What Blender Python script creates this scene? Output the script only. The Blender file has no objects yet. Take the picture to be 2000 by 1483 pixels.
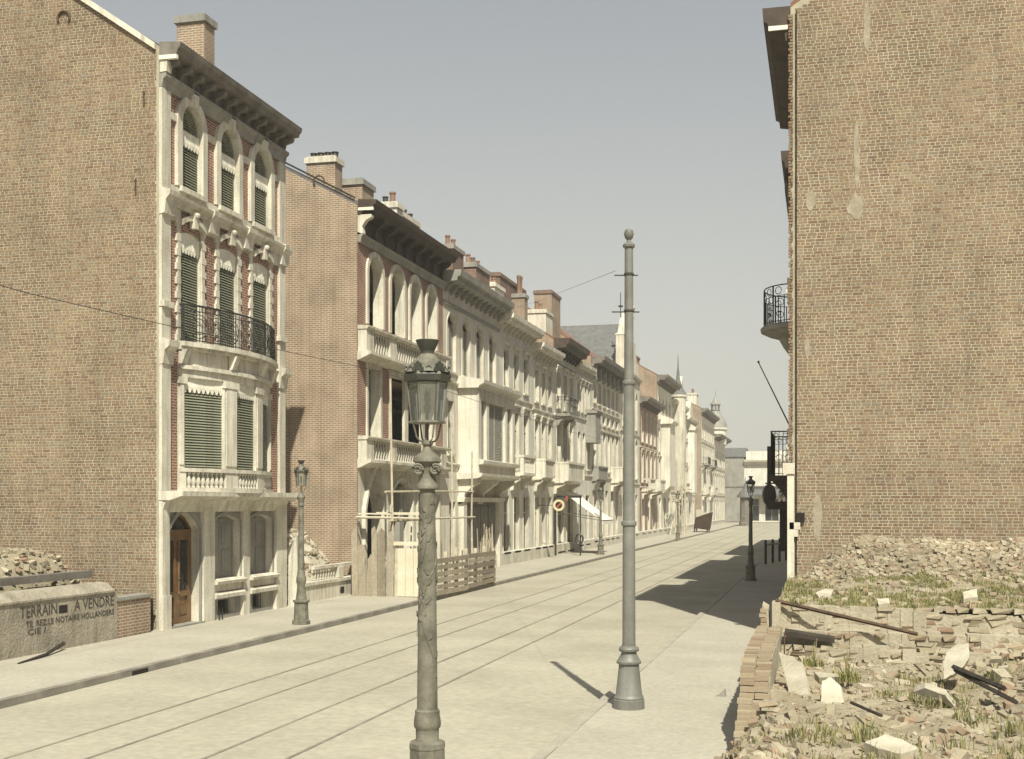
import bpy, math, random
from mathutils import Vector, noise
R = random.Random(7)
C = bpy.context.scene.collection
rad = math.radians
# ------------------------------------------------------------------ camera, sky, sun, exposure
FPX, TH, EYE = 2450.0, math.atan(610 / 2450), 3.2
cam = bpy.data.cameras.new('camera'); co = bpy.data.objects.new('camera', cam); C.objects.link(co)
cam.sensor_width = 36; cam.lens = 36 * FPX / 2000; cam.shift_y = 243.5 / 2000
cam.clip_end = 5000
co.location = (0, 0, EYE); co.rotation_euler = (rad(90), 0, TH)
sc = bpy.context.scene; sc.camera = co
LIGHT = Vector((-.25, .60, -.755)).normalized()
w = bpy.data.worlds.new('World'); sc.world = w; w.use_nodes = True
nt = w.node_tree; bg = nt.nodes['Background']
sky = nt.nodes.new('ShaderNodeTexSky'); sky.sky_type = 'NISHITA'; sky.sun_disc = False
sky.sun_elevation = math.asin(-LIGHT.z); sky.sun_rotation = math.atan2(-LIGHT.x, -LIGHT.y)
sky.air_density = 1.0; sky.dust_density = 1.6; sky.ozone_density = 1.0
hs = nt.nodes.new('ShaderNodeHueSaturation'); hs.inputs['Saturation'].default_value = .42
gm = nt.nodes.new('ShaderNodeGamma'); gm.inputs[1].default_value = .5      # hazy summer sky: flatter than clean air
nt.links.new(sky.outputs[0], gm.inputs[0]); nt.links.new(gm.outputs[0], hs.inputs['Color'])
tcw = nt.nodes.new('ShaderNodeTexCoord'); sxw = nt.nodes.new('ShaderNodeSeparateXYZ'); nt.links.new(tcw.outputs['Generated'], sxw.inputs[0])
rw_ = nt.nodes.new('ShaderNodeMapRange'); rw_.interpolation_type = 'SMOOTHSTEP'; rw_.inputs[1].default_value = .0; rw_.inputs[2].default_value = .42   # dusty layer, the same all round the horizon
rw_.inputs[3].default_value = .5; rw_.inputs[4].default_value = 0.
nt.links.new(sxw.outputs[2], rw_.inputs[0])
mw = nt.nodes.new('ShaderNodeMix'); mw.data_type = 'RGBA'; mw.inputs[7].default_value = (3.25, 3.15, 2.62, 1)
nt.links.new(rw_.outputs[0], mw.inputs[0]); nt.links.new(hs.outputs[0], mw.inputs[6])
tw_ = nt.nodes.new('ShaderNodeMix'); tw_.data_type = 'RGBA'; tw_.blend_type = 'MULTIPLY'; tw_.inputs[0].default_value = 1; tw_.inputs[7].default_value = (1.025, 1.015, .98, 1)
nt.links.new(mw.outputs[2], tw_.inputs[6]); nt.links.new(tw_.outputs[2], bg.inputs[0])
bg.inputs[1].default_value = .168
sl = bpy.data.lights.new('sun', 'SUN'); so = bpy.data.objects.new('sun', sl); C.objects.link(so)
sl.energy = 5.0; sl.angle = rad(.53); sl.color = (1, .96, .80)
so.rotation_euler = LIGHT.to_track_quat('-Z', 'Y').to_euler(); so.location = (20, -40, 60)
vs = sc.view_settings; vs.view_transform = 'Standard'; vs.look = 'None'; vs.exposure = .45; vs.gamma = 1
vs.use_curve_mapping = False

# ------------------------------------------------------------------ materials
def nodes(name):
    m = bpy.data.materials.new(name); m.use_nodes = True
    n = m.node_tree.nodes; return m, n, m.node_tree.links, n['Principled BSDF']
def mix(n, l, a, b, f, mode='MIX'):
    x = n.new('ShaderNodeMix'); x.data_type = 'RGBA'; x.blend_type = mode
    for i, val in ((0, f), (6, a), (7, b)):
        if isinstance(val, (int, float)): x.inputs[i].default_value = val
        elif isinstance(val, tuple): x.inputs[i].default_value = val + (1,)
        else: l.new(val, x.inputs[i])
    return x.outputs[2]
def noi(n, l, vec, scale, det=4, stretch=None, rough=.6):
    if stretch:
        mp = n.new('ShaderNodeMapping'); mp.inputs['Scale'].default_value = stretch; l.new(vec, mp.inputs[0]); vec = mp.outputs[0]
    t = n.new('ShaderNodeTexNoise'); t.inputs['Scale'].default_value = scale; t.inputs['Detail'].default_value = det
    t.inputs['Roughness'].default_value = rough; l.new(vec, t.inputs['Vector']); return t.outputs['Fac']
def ramp(n, l, fac, stops):
    r = n.new('ShaderNodeValToRGB'); e = r.color_ramp.elements
    while len(e) < len(stops): e.new(.5)
    for k, (p, c) in enumerate(stops): e[k].position = p; e[k].color = (c if isinstance(c, tuple) else (c, c, c)) + (1,)
    if fac is not None: l.new(fac, r.inputs[0])
    return r
def bumpn(n, l, b, fac, strength, dist):
    k = n.new('ShaderNodeBump'); k.inputs['Strength'].default_value = strength; k.inputs['Distance'].default_value = dist
    l.new(fac, k.inputs['Height']); l.new(k.outputs[0], b.inputs['Normal'])
def mat(name, col, rough=.85, col2=None, scale=1.2, fine=25, var=.35, streak=0, bump=.25, bd=.01, metal=0, spec=.3):
    m, n, l, b = nodes(name)
    tc = n.new('ShaderNodeTexCoord').outputs['Object']
    col2 = col2 or tuple(c * (1 - var) for c in col)
    f1 = noi(n, l, tc, scale); r1 = ramp(n, l, f1, [(.36, 0.), (.66, 1.)])
    c = mix(n, l, col, col2, r1.outputs[0])
    f2 = noi(n, l, tc, fine, 3); r2 = ramp(n, l, f2, [(.3, .82), (.7, 1.12)])
    c = mix(n, l, c, r2.outputs[0], .75, 'MULTIPLY')
    if streak:
        f3 = noi(n, l, tc, 1.0, 5, (5, 5, .35)); r3 = ramp(n, l, f3, [(.46, 1.), (.72, 1 - streak)])
        c = mix(n, l, c, r3.outputs[0], 1., 'MULTIPLY')
    l.new(c, b.inputs['Base Color'])
    b.inputs['Roughness'].default_value = rough; b.inputs['Metallic'].default_value = metal
    b.inputs['Specular IOR Level'].default_value = spec
    if bump: bumpn(n, l, b, f2, bump, bd)
    return m
def mat_island(name, stops, rough=.9, fine=60, bump=.4, per_obj=True, spec=.2):
    m, n, l, b = nodes(name)
    g = n.new('ShaderNodeNewGeometry').outputs['Random Per Island']
    if per_obj:
        oi = n.new('ShaderNodeObjectInfo').outputs['Random']
        a = n.new('ShaderNodeMath'); a.operation = 'ADD'; l.new(g, a.inputs[0]); l.new(oi, a.inputs[1])
        fr = n.new('ShaderNodeMath'); fr.operation = 'FRACT'; l.new(a.outputs[0], fr.inputs[0]); g = fr.outputs[0]
    r = ramp(n, l, g, stops)
    tc = n.new('ShaderNodeTexCoord').outputs['Object']
    f2 = noi(n, l, tc, fine, 3); r2 = ramp(n, l, f2, [(.3, .78), (.7, 1.16)])
    c = mix(n, l, r.outputs[0], r2.outputs[0], .8, 'MULTIPLY')
    f3 = noi(n, l, tc, .55, 5); r3 = ramp(n, l, f3, [(.35, .78), (.68, 1.14)])
    c = mix(n, l, c, r3.outputs[0], .9, 'MULTIPLY')
    f4 = noi(n, l, tc, 1.0, 6, (1.6, 1.6, .16)); r4 = ramp(n, l, f4, [(.36, 1.22), (.5, 1.13), (.68, .88)])      # rain and soot streaks
    c = mix(n, l, c, r4.outputs[0], .8, 'MULTIPLY')
    l.new(c, b.inputs['Base Color']); b.inputs['Roughness'].default_value = rough; b.inputs['Specular IOR Level'].default_value = spec
    if bump: bumpn(n, l, b, f2, bump, .006)
    return m
def mat_brick(name, c1, c2, mortar, wd=.22, ht=.072, mo=.013, streak=.25):
    m, n, l, b = nodes(name)
    tc = n.new('ShaderNodeTexCoord').outputs['Object']
    sx = n.new('ShaderNodeSeparateXYZ'); l.new(tc, sx.inputs[0])
    a = n.new('ShaderNodeMath'); a.operation = 'ADD'; l.new(sx.outputs[0], a.inputs[0]); l.new(sx.outputs[1], a.inputs[1])
    cx = n.new('ShaderNodeCombineXYZ'); l.new(a.outputs[0], cx.inputs[0]); l.new(sx.outputs[2], cx.inputs[1])
    t = n.new('ShaderNodeTexBrick'); l.new(cx.outputs[0], t.inputs['Vector'])
    t.inputs['Scale'].default_value = 1; t.inputs['Brick Width'].default_value = wd; t.inputs['Row Height'].default_value = ht
    t.inputs['Mortar Size'].default_value = mo; t.inputs['Mortar Smooth'].default_value = .2
    for k, c in (('Color1', c1), ('Color2', c2), ('Mortar', mortar)): t.inputs[k].default_value = c + (1,)
    f = noi(n, l, tc, .8, 6); r = ramp(n, l, f, [(.35, .72), (.68, 1.18)])
    c = mix(n, l, t.outputs['Color'], r.outputs[0], .9, 'MULTIPLY')
    f3 = noi(n, l, tc, 1.0, 5, (4, 4, .3)); r3 = ramp(n, l, f3, [(.48, 1.), (.75, 1 - streak)])
    c = mix(n, l, c, r3.outputs[0], 1., 'MULTIPLY')
    l.new(c, b.inputs['Base Color']); b.inputs['Roughness'].default_value = .9; b.inputs['Specular IOR Level'].default_value = .2
    bumpn(n, l, b, t.outputs['Fac'], -.5, .01)
    return m
BR = [(.0, (.155, .10, .068)), (.25, (.195, .13, .083)), (.5, (.22, .157, .097)), (.7, (.182, .131, .094)), (.88, (.23, .178, .112)), (1., (.182, .148, .112))]
MT = dict(
    brick=mat_island('brick_pieces', BR), mortar=mat('lime_mortar', (.43, .39, .295), .95, var=.25, scale=.7, streak=.25, bump=.5),
    brick_wall=mat_brick('brick_wall_party', (.275, .175, .118), (.225, .15, .105), (.41, .37, .285)),
    brick_red=mat_brick('brick_facade_red', (.30, .12, .08), (.22, .10, .075), (.42, .36, .29), streak=.15),
    brick_dark=mat_brick('brick_sooty', (.18, .095, .07), (.13, .075, .06), (.26, .22, .18)),
    white=mat('white_limestone', (.66, .625, .53), .85, (.50, .465, .38), .9, 18, streak=.42),
    cream=mat('cream_stucco', (.68, .65, .56), .85, (.55, .515, .43), .5, 14, streak=.36),
    pale=mat('pale_render', (.69, .675, .60), .85, (.56, .54, .47), .6, 14, streak=.38),
    greystone=mat('blue_grey_stone', (.31, .298, .262), .8, (.23, .222, .195), 1.2, 22, streak=.3),
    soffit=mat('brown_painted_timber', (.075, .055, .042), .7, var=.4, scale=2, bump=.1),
    greywood=mat('weathered_shaded_grey', (.205, .185, .16), .8, var=.4, scale=2),  # grey darkened so the shadow under the cornice sits in the colour
    oak=mat('varnished_oak', (.19, .105, .042), .45, (.11, .058, .022), 3, 30, spec=.5),
    slat=mat('green_grey_slat_paint', (.25, .26, .185), .7, var=.25, scale=4, bump=.05),
    louv=mat('pale_louvre_paint', (.46, .44, .37), .75, var=.25, scale=4, bump=.05),
    lath=mat('white_fretwork_paint', (.80, .77, .66), .7, var=.2, scale=3, bump=.05),
    frame=mat('window_frame_paint', (.62, .58, .48), .6, var=.3, scale=3, bump=.05),
    iron=mat('black_wrought_iron', (.030, .028, .024), .5, var=.4, scale=5, bump=.1, spec=.5),
    pole=mat('grey_pole_paint', (.20, .197, .178), .5, (.14, .138, .122), 2.5, 40, streak=.25, bump=.12, spec=.5),
    lampg=mat('grey_green_iron', (.185, .175, .138), .6, (.095, .09, .066), 6, 45, bump=.5, bd=.006, spec=.45),
    lampd=mat('dark_lamp_iron', (.050, .052, .040), .5, var=.4, scale=6, bump=.3, spec=.5),
    slate=mat('roof_slate', (.15, .15, .15), .7, var=.35, scale=3, fine=12, bump=.5),
    tile=mat('clay_roof', (.25, .13, .085), .85, var=.4, scale=2, fine=10, bump=.6),
    zinc=mat('zinc_sheet', (.27, .265, .235), .5, var=.25, bump=.05),
    dark=mat('dark_interior', (.022, .019, .016), .95, var=.3, bump=0),  # near black, so interiors look unlit by colour alone
    room=mat('sooty_plaster', (.13, .11, .09), .95, var=.5, bump=.2),
    road=mat('dusty_setts', (.39, .365, .292), .9, (.315, .292, .23), .3, 7, bump=.5, bd=.03, streak=.0),
    pave=mat('dusty_flagstones', (.40, .373, .31), .9, (.345, .32, .262), .5, 12, bump=.3),
    kerb_r=mat('kerb_stone_worn', (.37, .345, .285), .85, var=.15, scale=2),
    kerb=mat('kerb_stone', (.27, .25, .21), .85, var=.35, scale=2),
    rail=mat('worn_rail_steel', (.275, .25, .205), .6, var=.3, scale=3, metal=.1, spec=.5),
    earth=mat('dusty_earth', (.33, .29, .21), .95, (.245, .21, .14), 1.1, 14, bump=.8, bd=.03),
    old_wall=mat('old_grey_plaster', (.385, .345, .275), .95, (.28, .25, .195), 1.6, 16, streak=.3, bump=.9, bd=.03),
    mortar_wall=mat('crumbling_lime', (.42, .375, .29), .95, (.30, .265, .195), 1.5, 20, bump=.8, bd=.02),
    dusty=mat_island('dusty_wall_brick', [(.0, (.26, .21, .15)), (.5, (.32, .265, .185)), (.8, (.24, .175, .12)), (1., (.36, .31, .225))], bump=.6),
    rubble=mat_island('rubble_pieces', [(.0, (.335, .295, .215)), (.35, (.29, .25, .178)), (.55, (.265, .185, .128)), (.64, (.40, .36, .275)), (.84, (.245, .21, .15)), (1., (.30, .235, .16))], bump=.6),
    smear=mat('lime_smear', (.345, .30, .225), .95, var=.3, scale=5, bump=.4),
    plaster=mat('broken_white_plaster', (.50, .465, .375), .9, (.38, .345, .265), 2, 18, bump=.4),
    grass=mat_island('grass_blades', [(.0, (.11, .12, .04)), (.3, (.15, .16, .055)), (.55, (.22, .205, .085)), (1., (.33, .285, .15))], bump=0, rough=.7),
    plank=mat_island('weathered_planks', [(.0, (.25, .215, .165)), (.4, (.34, .295, .225)), (.7, (.20, .17, .13)), (1., (.38, .34, .27))], fine=14),
    newwood=mat('pale_new_board', (.66, .60, .47), .8, var=.15, scale=2, fine=20),
    stick=mat('scaffold_pole_wood', (.56, .50, .38), .8, var=.3, scale=4),
    rust=mat('rusty_iron', (.10, .062, .04), .8, var=.5, scale=6, bump=.4),
    charred=mat('charred_beam', (.055, .045, .036), .9, var=.5, scale=5, bump=.5),
    canvas=mat('white_canvas', (.80, .76, .66), .9, var=.1, bump=.1),
    tarp=mat('dark_brown_canvas', (.060, .036, .022), .9, var=.4, bump=.2),
    red=mat('red_enamel', (.36, .09, .055), .4, var=.15, bump=0), cream_e=mat('cream_enamel', (.60, .52, .33), .4, var=.15, bump=0),
    pot=mat('terracotta_pot', (.27, .17, .12), .85, var=.3), ink=mat('faded_black_paint', (.085, .075, .062), .9, var=.5, scale=9, bump=0),
    mantle=mat('lamp_burner_brass', (.12, .10, .07), .5, var=.3, bump=0),
)
def pane_mat():
    m, n, l, b = nodes('window_glass')
    b.inputs['Base Color'].default_value = (.028, .03, .032, 1); b.inputs['Roughness'].default_value = .06
    b.inputs['Specular IOR Level'].default_value = .6; return m
MT['pane'] = pane_mat()
def clear_glass():
    m, n, l, b = nodes('lantern_glass'); o = n['Material Output']
    tr = n.new('ShaderNodeBsdfTransparent'); tr.inputs[0].default_value = (.90, .92, .88, 1)
    gl = n.new('ShaderNodeBsdfGlossy'); gl.inputs['Roughness'].default_value = .05
    df = n.new('ShaderNodeBsdfDiffuse'); df.inputs[0].default_value = (.62, .62, .56, 1)
    a = n.new('ShaderNodeMixShader'); a.inputs[0].default_value = .12; l.new(tr.outputs[0], a.inputs[1]); l.new(df.outputs[0], a.inputs[2])
    fz = n.new('ShaderNodeFresnel'); s = n.new('ShaderNodeMixShader'); l.new(fz.outputs[0], s.inputs[0])
    l.new(a.outputs[0], s.inputs[1]); l.new(gl.outputs[0], s.inputs[2]); l.new(s.outputs[0], o.inputs[0]); return m
MT['glass'] = clear_glass()

# ------------------------------------------------------------------ mesh helpers
class Fr:                                   # local frame: s along, d outward, z up
    def __init__(s, o, a=(0, 1), n=(1, 0)): s.o, s.a, s.n = o, a, n
    def __call__(s, u, d, z): return (s.o[0] + s.a[0] * u + s.n[0] * d, s.o[1] + s.a[1] * u + s.n[1] * d, s.o[2] + z)
W = Fr((0, 0, 0), (1, 0), (0, 1))           # s=x, d=y, z
class M:
    def __init__(s): s.v = []; s.f = []
    def add(s, v, f):
        k = len(s.v); s.v += v; s.f += [tuple(i + k for i in q) for q in f]; return s
    def quad(s, *p): return s.add(list(p), [tuple(range(len(p)))])
    def box(s, fr, s0, s1, d0, d1, z0, z1):
        s.add([fr(a, b, c) for c in (z0, z1) for b in (d0, d1) for a in (s0, s1)],
              [(0, 2, 3, 1), (4, 5, 7, 6), (0, 1, 5, 4), (2, 6, 7, 3), (0, 4, 6, 2), (1, 3, 7, 5)]); return s
    def hexa(s, p): s.add(list(p), [(0, 2, 3, 1), (4, 5, 7, 6), (0, 1, 5, 4), (2, 6, 7, 3), (0, 4, 6, 2), (1, 3, 7, 5)]); return s
    def prof(s, fr, pts, s0, s1):
        n = len(pts); s.add([fr(s0, d, z) for d, z in pts] + [fr(s1, d, z) for d, z in pts],
                            [(i, (i + 1) % n, (i + 1) % n + n, i + n) for i in range(n)] + [tuple(range(n))[::-1], tuple(range(n, 2 * n))]); return s
    def plate(s, fr, pts, d0, d1):
        n = len(pts); s.add([fr(a, d0, z) for a, z in pts] + [fr(a, d1, z) for a, z in pts],
                            [(i, (i + 1) % n, (i + 1) % n + n, i + n) for i in range(n)] + [tuple(range(n))[::-1], tuple(range(n, 2 * n))]); return s
    def ring(s, fr, o, i, d0, d1, close=True):    # flat ring between outlines o and i with thickness
        n = len(o); k = len(s.v)
        s.v += [fr(a, d1, z) for a, z in o] + [fr(a, d1, z) for a, z in i] + [fr(a, d0, z) for a, z in o] + [fr(a, d0, z) for a, z in i]
        for q in range(n if close else n - 1):
            p = (q + 1) % n
            s.f += [(k + q, k + p, k + n + p, k + n + q), (k + q, k + p, k + 2 * n + p, k + 2 * n + q), (k + n + q, k + n + p, k + 3 * n + p, k + 3 * n + q)]
        if not close:
            for q in (0, n - 1): s.f.append((k + q, k + n + q, k + 3 * n + q, k + 2 * n + q))
        return s
    def lathe(s, c, prof, n=16, rot=0., cap=True):
        k = len(s.v); m = len(prof)
        for r, z in prof:
            for j in range(n):
                a = rot + 2 * math.pi * j / n; s.v.append((c[0] + r * math.cos(a), c[1] + r * math.sin(a), c[2] + z))
        for i in range(m - 1):
            for j in range(n):
                p = (j + 1) % n; s.f.append((k + i * n + j, k + i * n + p, k + (i + 1) * n + p, k + (i + 1) * n + j))
        if cap: s.f += [tuple(k + j for j in range(n))[::-1], tuple(k + (m - 1) * n + j for j in range(n))]
        return s
    def tube(s, pts, r, n=6, r2=None):
        P = [Vector(p) for p in pts]; k = len(s.v); up = Vector((0, 0, 1)); m = len(P)
        for i, p in enumerate(P):
            t = (P[min(i + 1, m - 1)] - P[max(i - 1, 0)]).normalized()
            a = t.cross(up if abs(t.z) < .9 else Vector((1, 0, 0))).normalized(); b = t.cross(a)
            q = r if r2 is None else r + (r2 - r) * i / (m - 1)
            for j in range(n):
                x = 2 * math.pi * j / n; s.v.append(tuple(p + (a * math.cos(x) + b * math.sin(x)) * q))
        for i in range(m - 1):
            for j in range(n):
                e = (j + 1) % n; s.f.append((k + i * n + j, k + i * n + e, k + (i + 1) * n + e, k + (i + 1) * n + j))
        s.f += [tuple(k + j for j in range(n))[::-1], tuple(k + (m - 1) * n + j for j in range(n))]; return s
    def mesh(s, name, m, o=(0, 0, 0), smooth=None):
        me = bpy.data.meshes.new(name); me.from_pydata([(a - o[0], b - o[1], c - o[2]) for a, b, c in s.v], [], s.f)
        if m is not None: me.materials.append(MT[m])
        if smooth:
            me.polygons.foreach_set('use_smooth', [True] * len(me.polygons)); me.set_sharp_from_angle(angle=rad(smooth))
        return me
    def build(s, name, m, parent=None, smooth=None, o=None, **kw):
        o = o if o is not None else (tuple(root_loc(parent)) if parent else (0, 0, 0))
        ob = bpy.data.objects.new(name, s.mesh(name, m, o, smooth)); C.objects.link(ob)
        if parent: ob.parent = parent
        else: ob.location = o
        for k, v in kw.items(): ob[k] = v
        return ob
def root_loc(p):
    l = Vector((0, 0, 0))
    while p: l += p.location; p = p.parent
    return l
def thing(name, label, cat, loc, group=None):
    o = bpy.data.objects.new(name, None); C.objects.link(o); o.location = loc; o.empty_display_size = .2
    o['label'] = label; o['category'] = cat
    if group: o['group'] = group
    return o
def inst(name, me, loc, parent=None, rot=(0, 0, 0), scale=(1, 1, 1)):
    o = bpy.data.objects.new(name, me); C.objects.link(o)
    o.location = Vector(loc) - (root_loc(parent) if parent else Vector()); o.rotation_euler = rot; o.scale = scale
    if parent: o.parent = parent
    return o
def copy_tree(o, parent=None):
    c = o.copy(); C.objects.link(c); c.parent = parent
    for ch in list(o.children): copy_tree(ch, c)
    return c
def tag(o, label, cat, group=None):
    o['label'] = label; o['category'] = cat
    if group: o['group'] = group
    return o

# ------------------------------------------------------------------ facade helpers
def op(s0, s1, z0, z1, rise=0., kind='round'): return dict(s0=s0, s1=s1, z0=z0, z1=z1, rise=rise, kind=kind)
def archpts(o, e=0., n=12):
    c = (o['s0'] + o['s1']) / 2; hw = (o['s1'] - o['s0']) / 2 - e
    if not o['rise']: return [(c - hw, o['z1'] - e), (c + hw, o['z1'] - e)]
    h = o['rise'] - e; out = []
    for i in range(n + 1):
        x = -math.cos(math.pi * i / n)
        z = h * (1 - abs(x) ** 1.5) ** .85 if o['kind'] == 'point' else h * math.sqrt(max(0, 1 - x * x)) if o['kind'] == 'round' else h * (1 - x * x)
        out.append((c + hw * x, o['z1'] + z))
    return out
def outline(o, e=0., bottom=True):
    c = (o['s0'] + o['s1']) / 2; hw = (o['s1'] - o['s0']) / 2 - e; b = o['z0'] + (e if bottom else 0)
    if o['rise']: return [(c - hw, b)] + archpts(o, e) + [(c + hw, b)]
    return [(c - hw, b)] + archpts(o, e) + [(c + hw, b)]
def wall_open(fr, s0, s1, z0, z1, ops, m, rv, depth=.3, d=0.):
    ss = sorted({s0, s1, *[o[k] for o in ops for k in ('s0', 's1') if s0 < o[k] < s1]})
    zz = sorted({z0, z1, *[q for o in ops for q in (o['z0'], o['z1'] + o['rise']) if z0 < q < z1]})
    for a, b in zip(ss, ss[1:]):
        for e, f in zip(zz, zz[1:]):
            x, y = (a + b) / 2, (e + f) / 2
            if any(o['s0'] < x < o['s1'] and o['z0'] < y < o['z1'] + o['rise'] for o in ops): continue
            m.quad(fr(a, d, e), fr(b, d, e), fr(b, d, f), fr(a, d, f))
    for o in ops:
        ap = archpts(o); zt = o['z1'] + o['rise']
        if o['rise']:
            for (a, e), (b, f) in zip(ap, ap[1:]): m.quad(fr(a, d, e), fr(b, d, f), fr(b, d, zt), fr(a, d, zt))
        ol = outline(o); ol.append(ol[0]); q_ = rv[ops.index(o)] if isinstance(rv, list) else rv
        for (a, e), (b, f) in zip(ol, ol[1:]): q_.quad(fr(a, d, e), fr(b, d, f), fr(b, d - depth, f), fr(a, d - depth, e))
def arc_ring(fr, o, wd, pr, m, d=0.):        # moulding round the head and sides of an opening
    m.ring(fr, outline(o, -wd, False), outline(o, 0, False), d, d + pr, False)
def window(parent, fr, o, d=-.24, bars=1, rows=(.62,), fr_m='frame', pane='pane', fw=.07, name='window'):
    m = M(); m.ring(fr, outline(o, .002), outline(o, fw), d - .05, d + .01)
    w_, h_ = o['s1'] - o['s0'], o['z1'] - o['z0']
    for k in range(bars):
        c = o['s0'] + w_ * (k + 1) / (bars + 1); m.box(fr, c - .03, c + .03, d - .045, d + .005, o['z0'] + fw, o['z1'] + (o['rise'] * .85 if o['rise'] else -fw))
    for r in rows: z = o['z0'] + h_ * r; m.box(fr, o['s0'] + fw, o['s1'] - fw, d - .045, d + .006, z - .025, z + .025)
    wn = m.build(name, fr_m, parent)
    if pane: M().plate(fr, outline(o, fw * .6), d - .05, d - .035).build('pane', pane, wn)
    return wn
def louvre(parent, fr, o, d=-.13, pitch=.075, m='louv', leaf=2):   # closed louvred shutters, one joined mesh per leaf
    wn = M().ring(fr, outline(o, .002), outline(o, .05), d - .05, d + .01).build('shutter_frame', m, parent)
    ww = (o['s1'] - o['s0'] - .1) / leaf
    for k in range(leaf):
        a = o['s0'] + .05 + k * ww; q = M(); z = o['z0'] + .08
        q.box(fr, a, a + .05, d - .04, d + .005, o['z0'] + .05, o['z1'] - .05); q.box(fr, a + ww - .05, a + ww, d - .04, d + .005, o['z0'] + .05, o['z1'] - .05)
        while z < o['z1'] - .08:
            q.add([fr(a + .05, d, z), fr(a + ww - .05, d, z), fr(a + ww - .05, d - .035, z + .06), fr(a + .05, d - .035, z + .06)], [(0, 1, 2, 3)]); z += pitch
        q.build('shutter', m, wn)
    return wn
SLATS = {}
def slats(parent, fr, a, b, z0, z1, d, pitch=.07):              # each slat of a closed blind is a piece of its own
    ln = round(b - a, 3)
    key = (ln, fr.a)
    if key not in SLATS:
        f0 = Fr((0, 0, 0), fr.a, fr.n)
        p = [f0(s_, d_, z_) for z_, d_ in ((0, .018), (0, .006), (.058, -.022), (.058, -.034)) for s_ in (0, ln)]
        q = M(); q.add(p, [(0, 1, 3, 2), (4, 5, 7, 6), (0, 1, 5, 4), (2, 3, 7, 6), (0, 2, 6, 4), (1, 3, 7, 5)])
        SLATS[key] = q.mesh('slat', 'slat')
    z = z0
    while z < z1 - .03:
        inst('slat', SLATS[key], fr(a, d, z), parent); z += pitch
def valance(fr, a, b, zt, h, d, n, m):
    pts = [(a, zt), (b, zt)]; w_ = (b - a) / n
    for k in range(n):
        x = b - k * w_
        pts += [(x - .02 * w_, zt - h * .72), (x - .3 * w_, zt - h * .95), (x - .5 * w_, zt - h), (x - .7 * w_, zt - h * .95), (x - .98 * w_, zt - h * .72)]
    m.plate(fr, pts, d, d + .02)
    for k in range(n * 2): x = a + (k + .5) * w_ / 2; m.box(fr, x - .012, x + .012, d + .018, d + .026, zt - h * .68, zt - .04)
BAL = [(.05, 0), (.05, .04), (.028, .07), (.062, .2), (.05, .3), (.024, .38), (.024, .42), (.05, .45), (.05, .5)]
BALM = {}
def balusters(parent, fr, a, b, z0, h, d, n, mt='white'):
    key = (round(h, 2), mt)
    if key not in BALM: BALM[key] = M().lathe((0, 0, 0), [(r, z * h / .5) for r, z in BAL], 8, cap=False).mesh('baluster', mt, smooth=40)
    for k in range(n): inst('baluster', BALM[key], fr(a + (b - a) * (k + .5) / n, d, z0), parent)
def cornice_prof(d, z0, z1): h = z1 - z0; return [(0, z0), (d * .18, z0), (d * .22, z0 + h * .25), (d * .8, z0 + h * .32), (d * .84, z0 + h * .55), (d, z0 + h * .62), (d * 1.04, z1), (0, z1)]
def chimney(parent, x0, x1, y0, y1, z0, z1, m='brick_wall', cap='white', pots=0, ph=.5, axis='y', potm='pot'):
    c = M().box(W, x0, x1, y0, y1, z0, z1 - .22).build('chimney', m, parent)
    M().box(W, x0 - .07, x1 + .07, y0 - .07, y1 + .07, z1 - .22, z1 - .02).box(W, x0, x1, y0, y1, z1 - .02, z1 + .03).build('chimney_cap', cap, c)
    for k in range(pots):
        t = (k + .5) / pots; p = ((x0 + x1) / 2, y0 + (y1 - y0) * t) if axis == 'y' else (x0 + (x1 - x0) * t, (y0 + y1) / 2)
        M().lathe((p[0], p[1], z1 + .03), [(.13, 0), (.11, ph * .8), (.14, ph * .85), (.14, ph), (.09, ph), (.09, ph * .3)], 10).build('chimney_pot', potm, c, 40)
    return c
def body(parent, X, sg, y0, y1, ze, zr, depth=9.4, m='brick_wall', rm='tile', over=0., mono=False):
    """party walls, back wall and pitched roof behind a facade at X; sg=+1 faces +X"""
    Xb, Xr = X - sg * depth, X - sg * depth / 2
    w_ = M()
    for y in (y0 + .01, y1 - .01):
        w_.quad((X - sg * .02, y, 0), (Xb, y, 0), (Xb, y, ze), (Xr, y, zr), (X - sg * .02, y, ze))
    w_.quad((Xb, y0, 0), (Xb, y1, 0), (Xb, y1, ze), (Xb, y0, ze))
    for z in range(4, int(ze), 4): w_.quad((X - sg * .5, y0 + .02, z), (X - sg * .5, y1 - .02, z), (Xb, y1 - .02, z), (Xb, y0 + .02, z))
    a = w_.build('party_wall', m, parent)
    r = M(); t = .12
    for xe in (X + sg * over, Xb):
        r.hexa([(xe, y0 + .01, ze - .02), (xe, y1 - .01, ze - .02), (Xr, y0 + .01, zr), (Xr, y1 - .01, zr), (xe, y0 + .01, ze + t), (xe, y1 - .01, ze + t), (Xr, y0 + .01, zr + t), (Xr, y1 - .01, zr + t)])
    r.build('roof', rm, parent)
    return a
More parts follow.
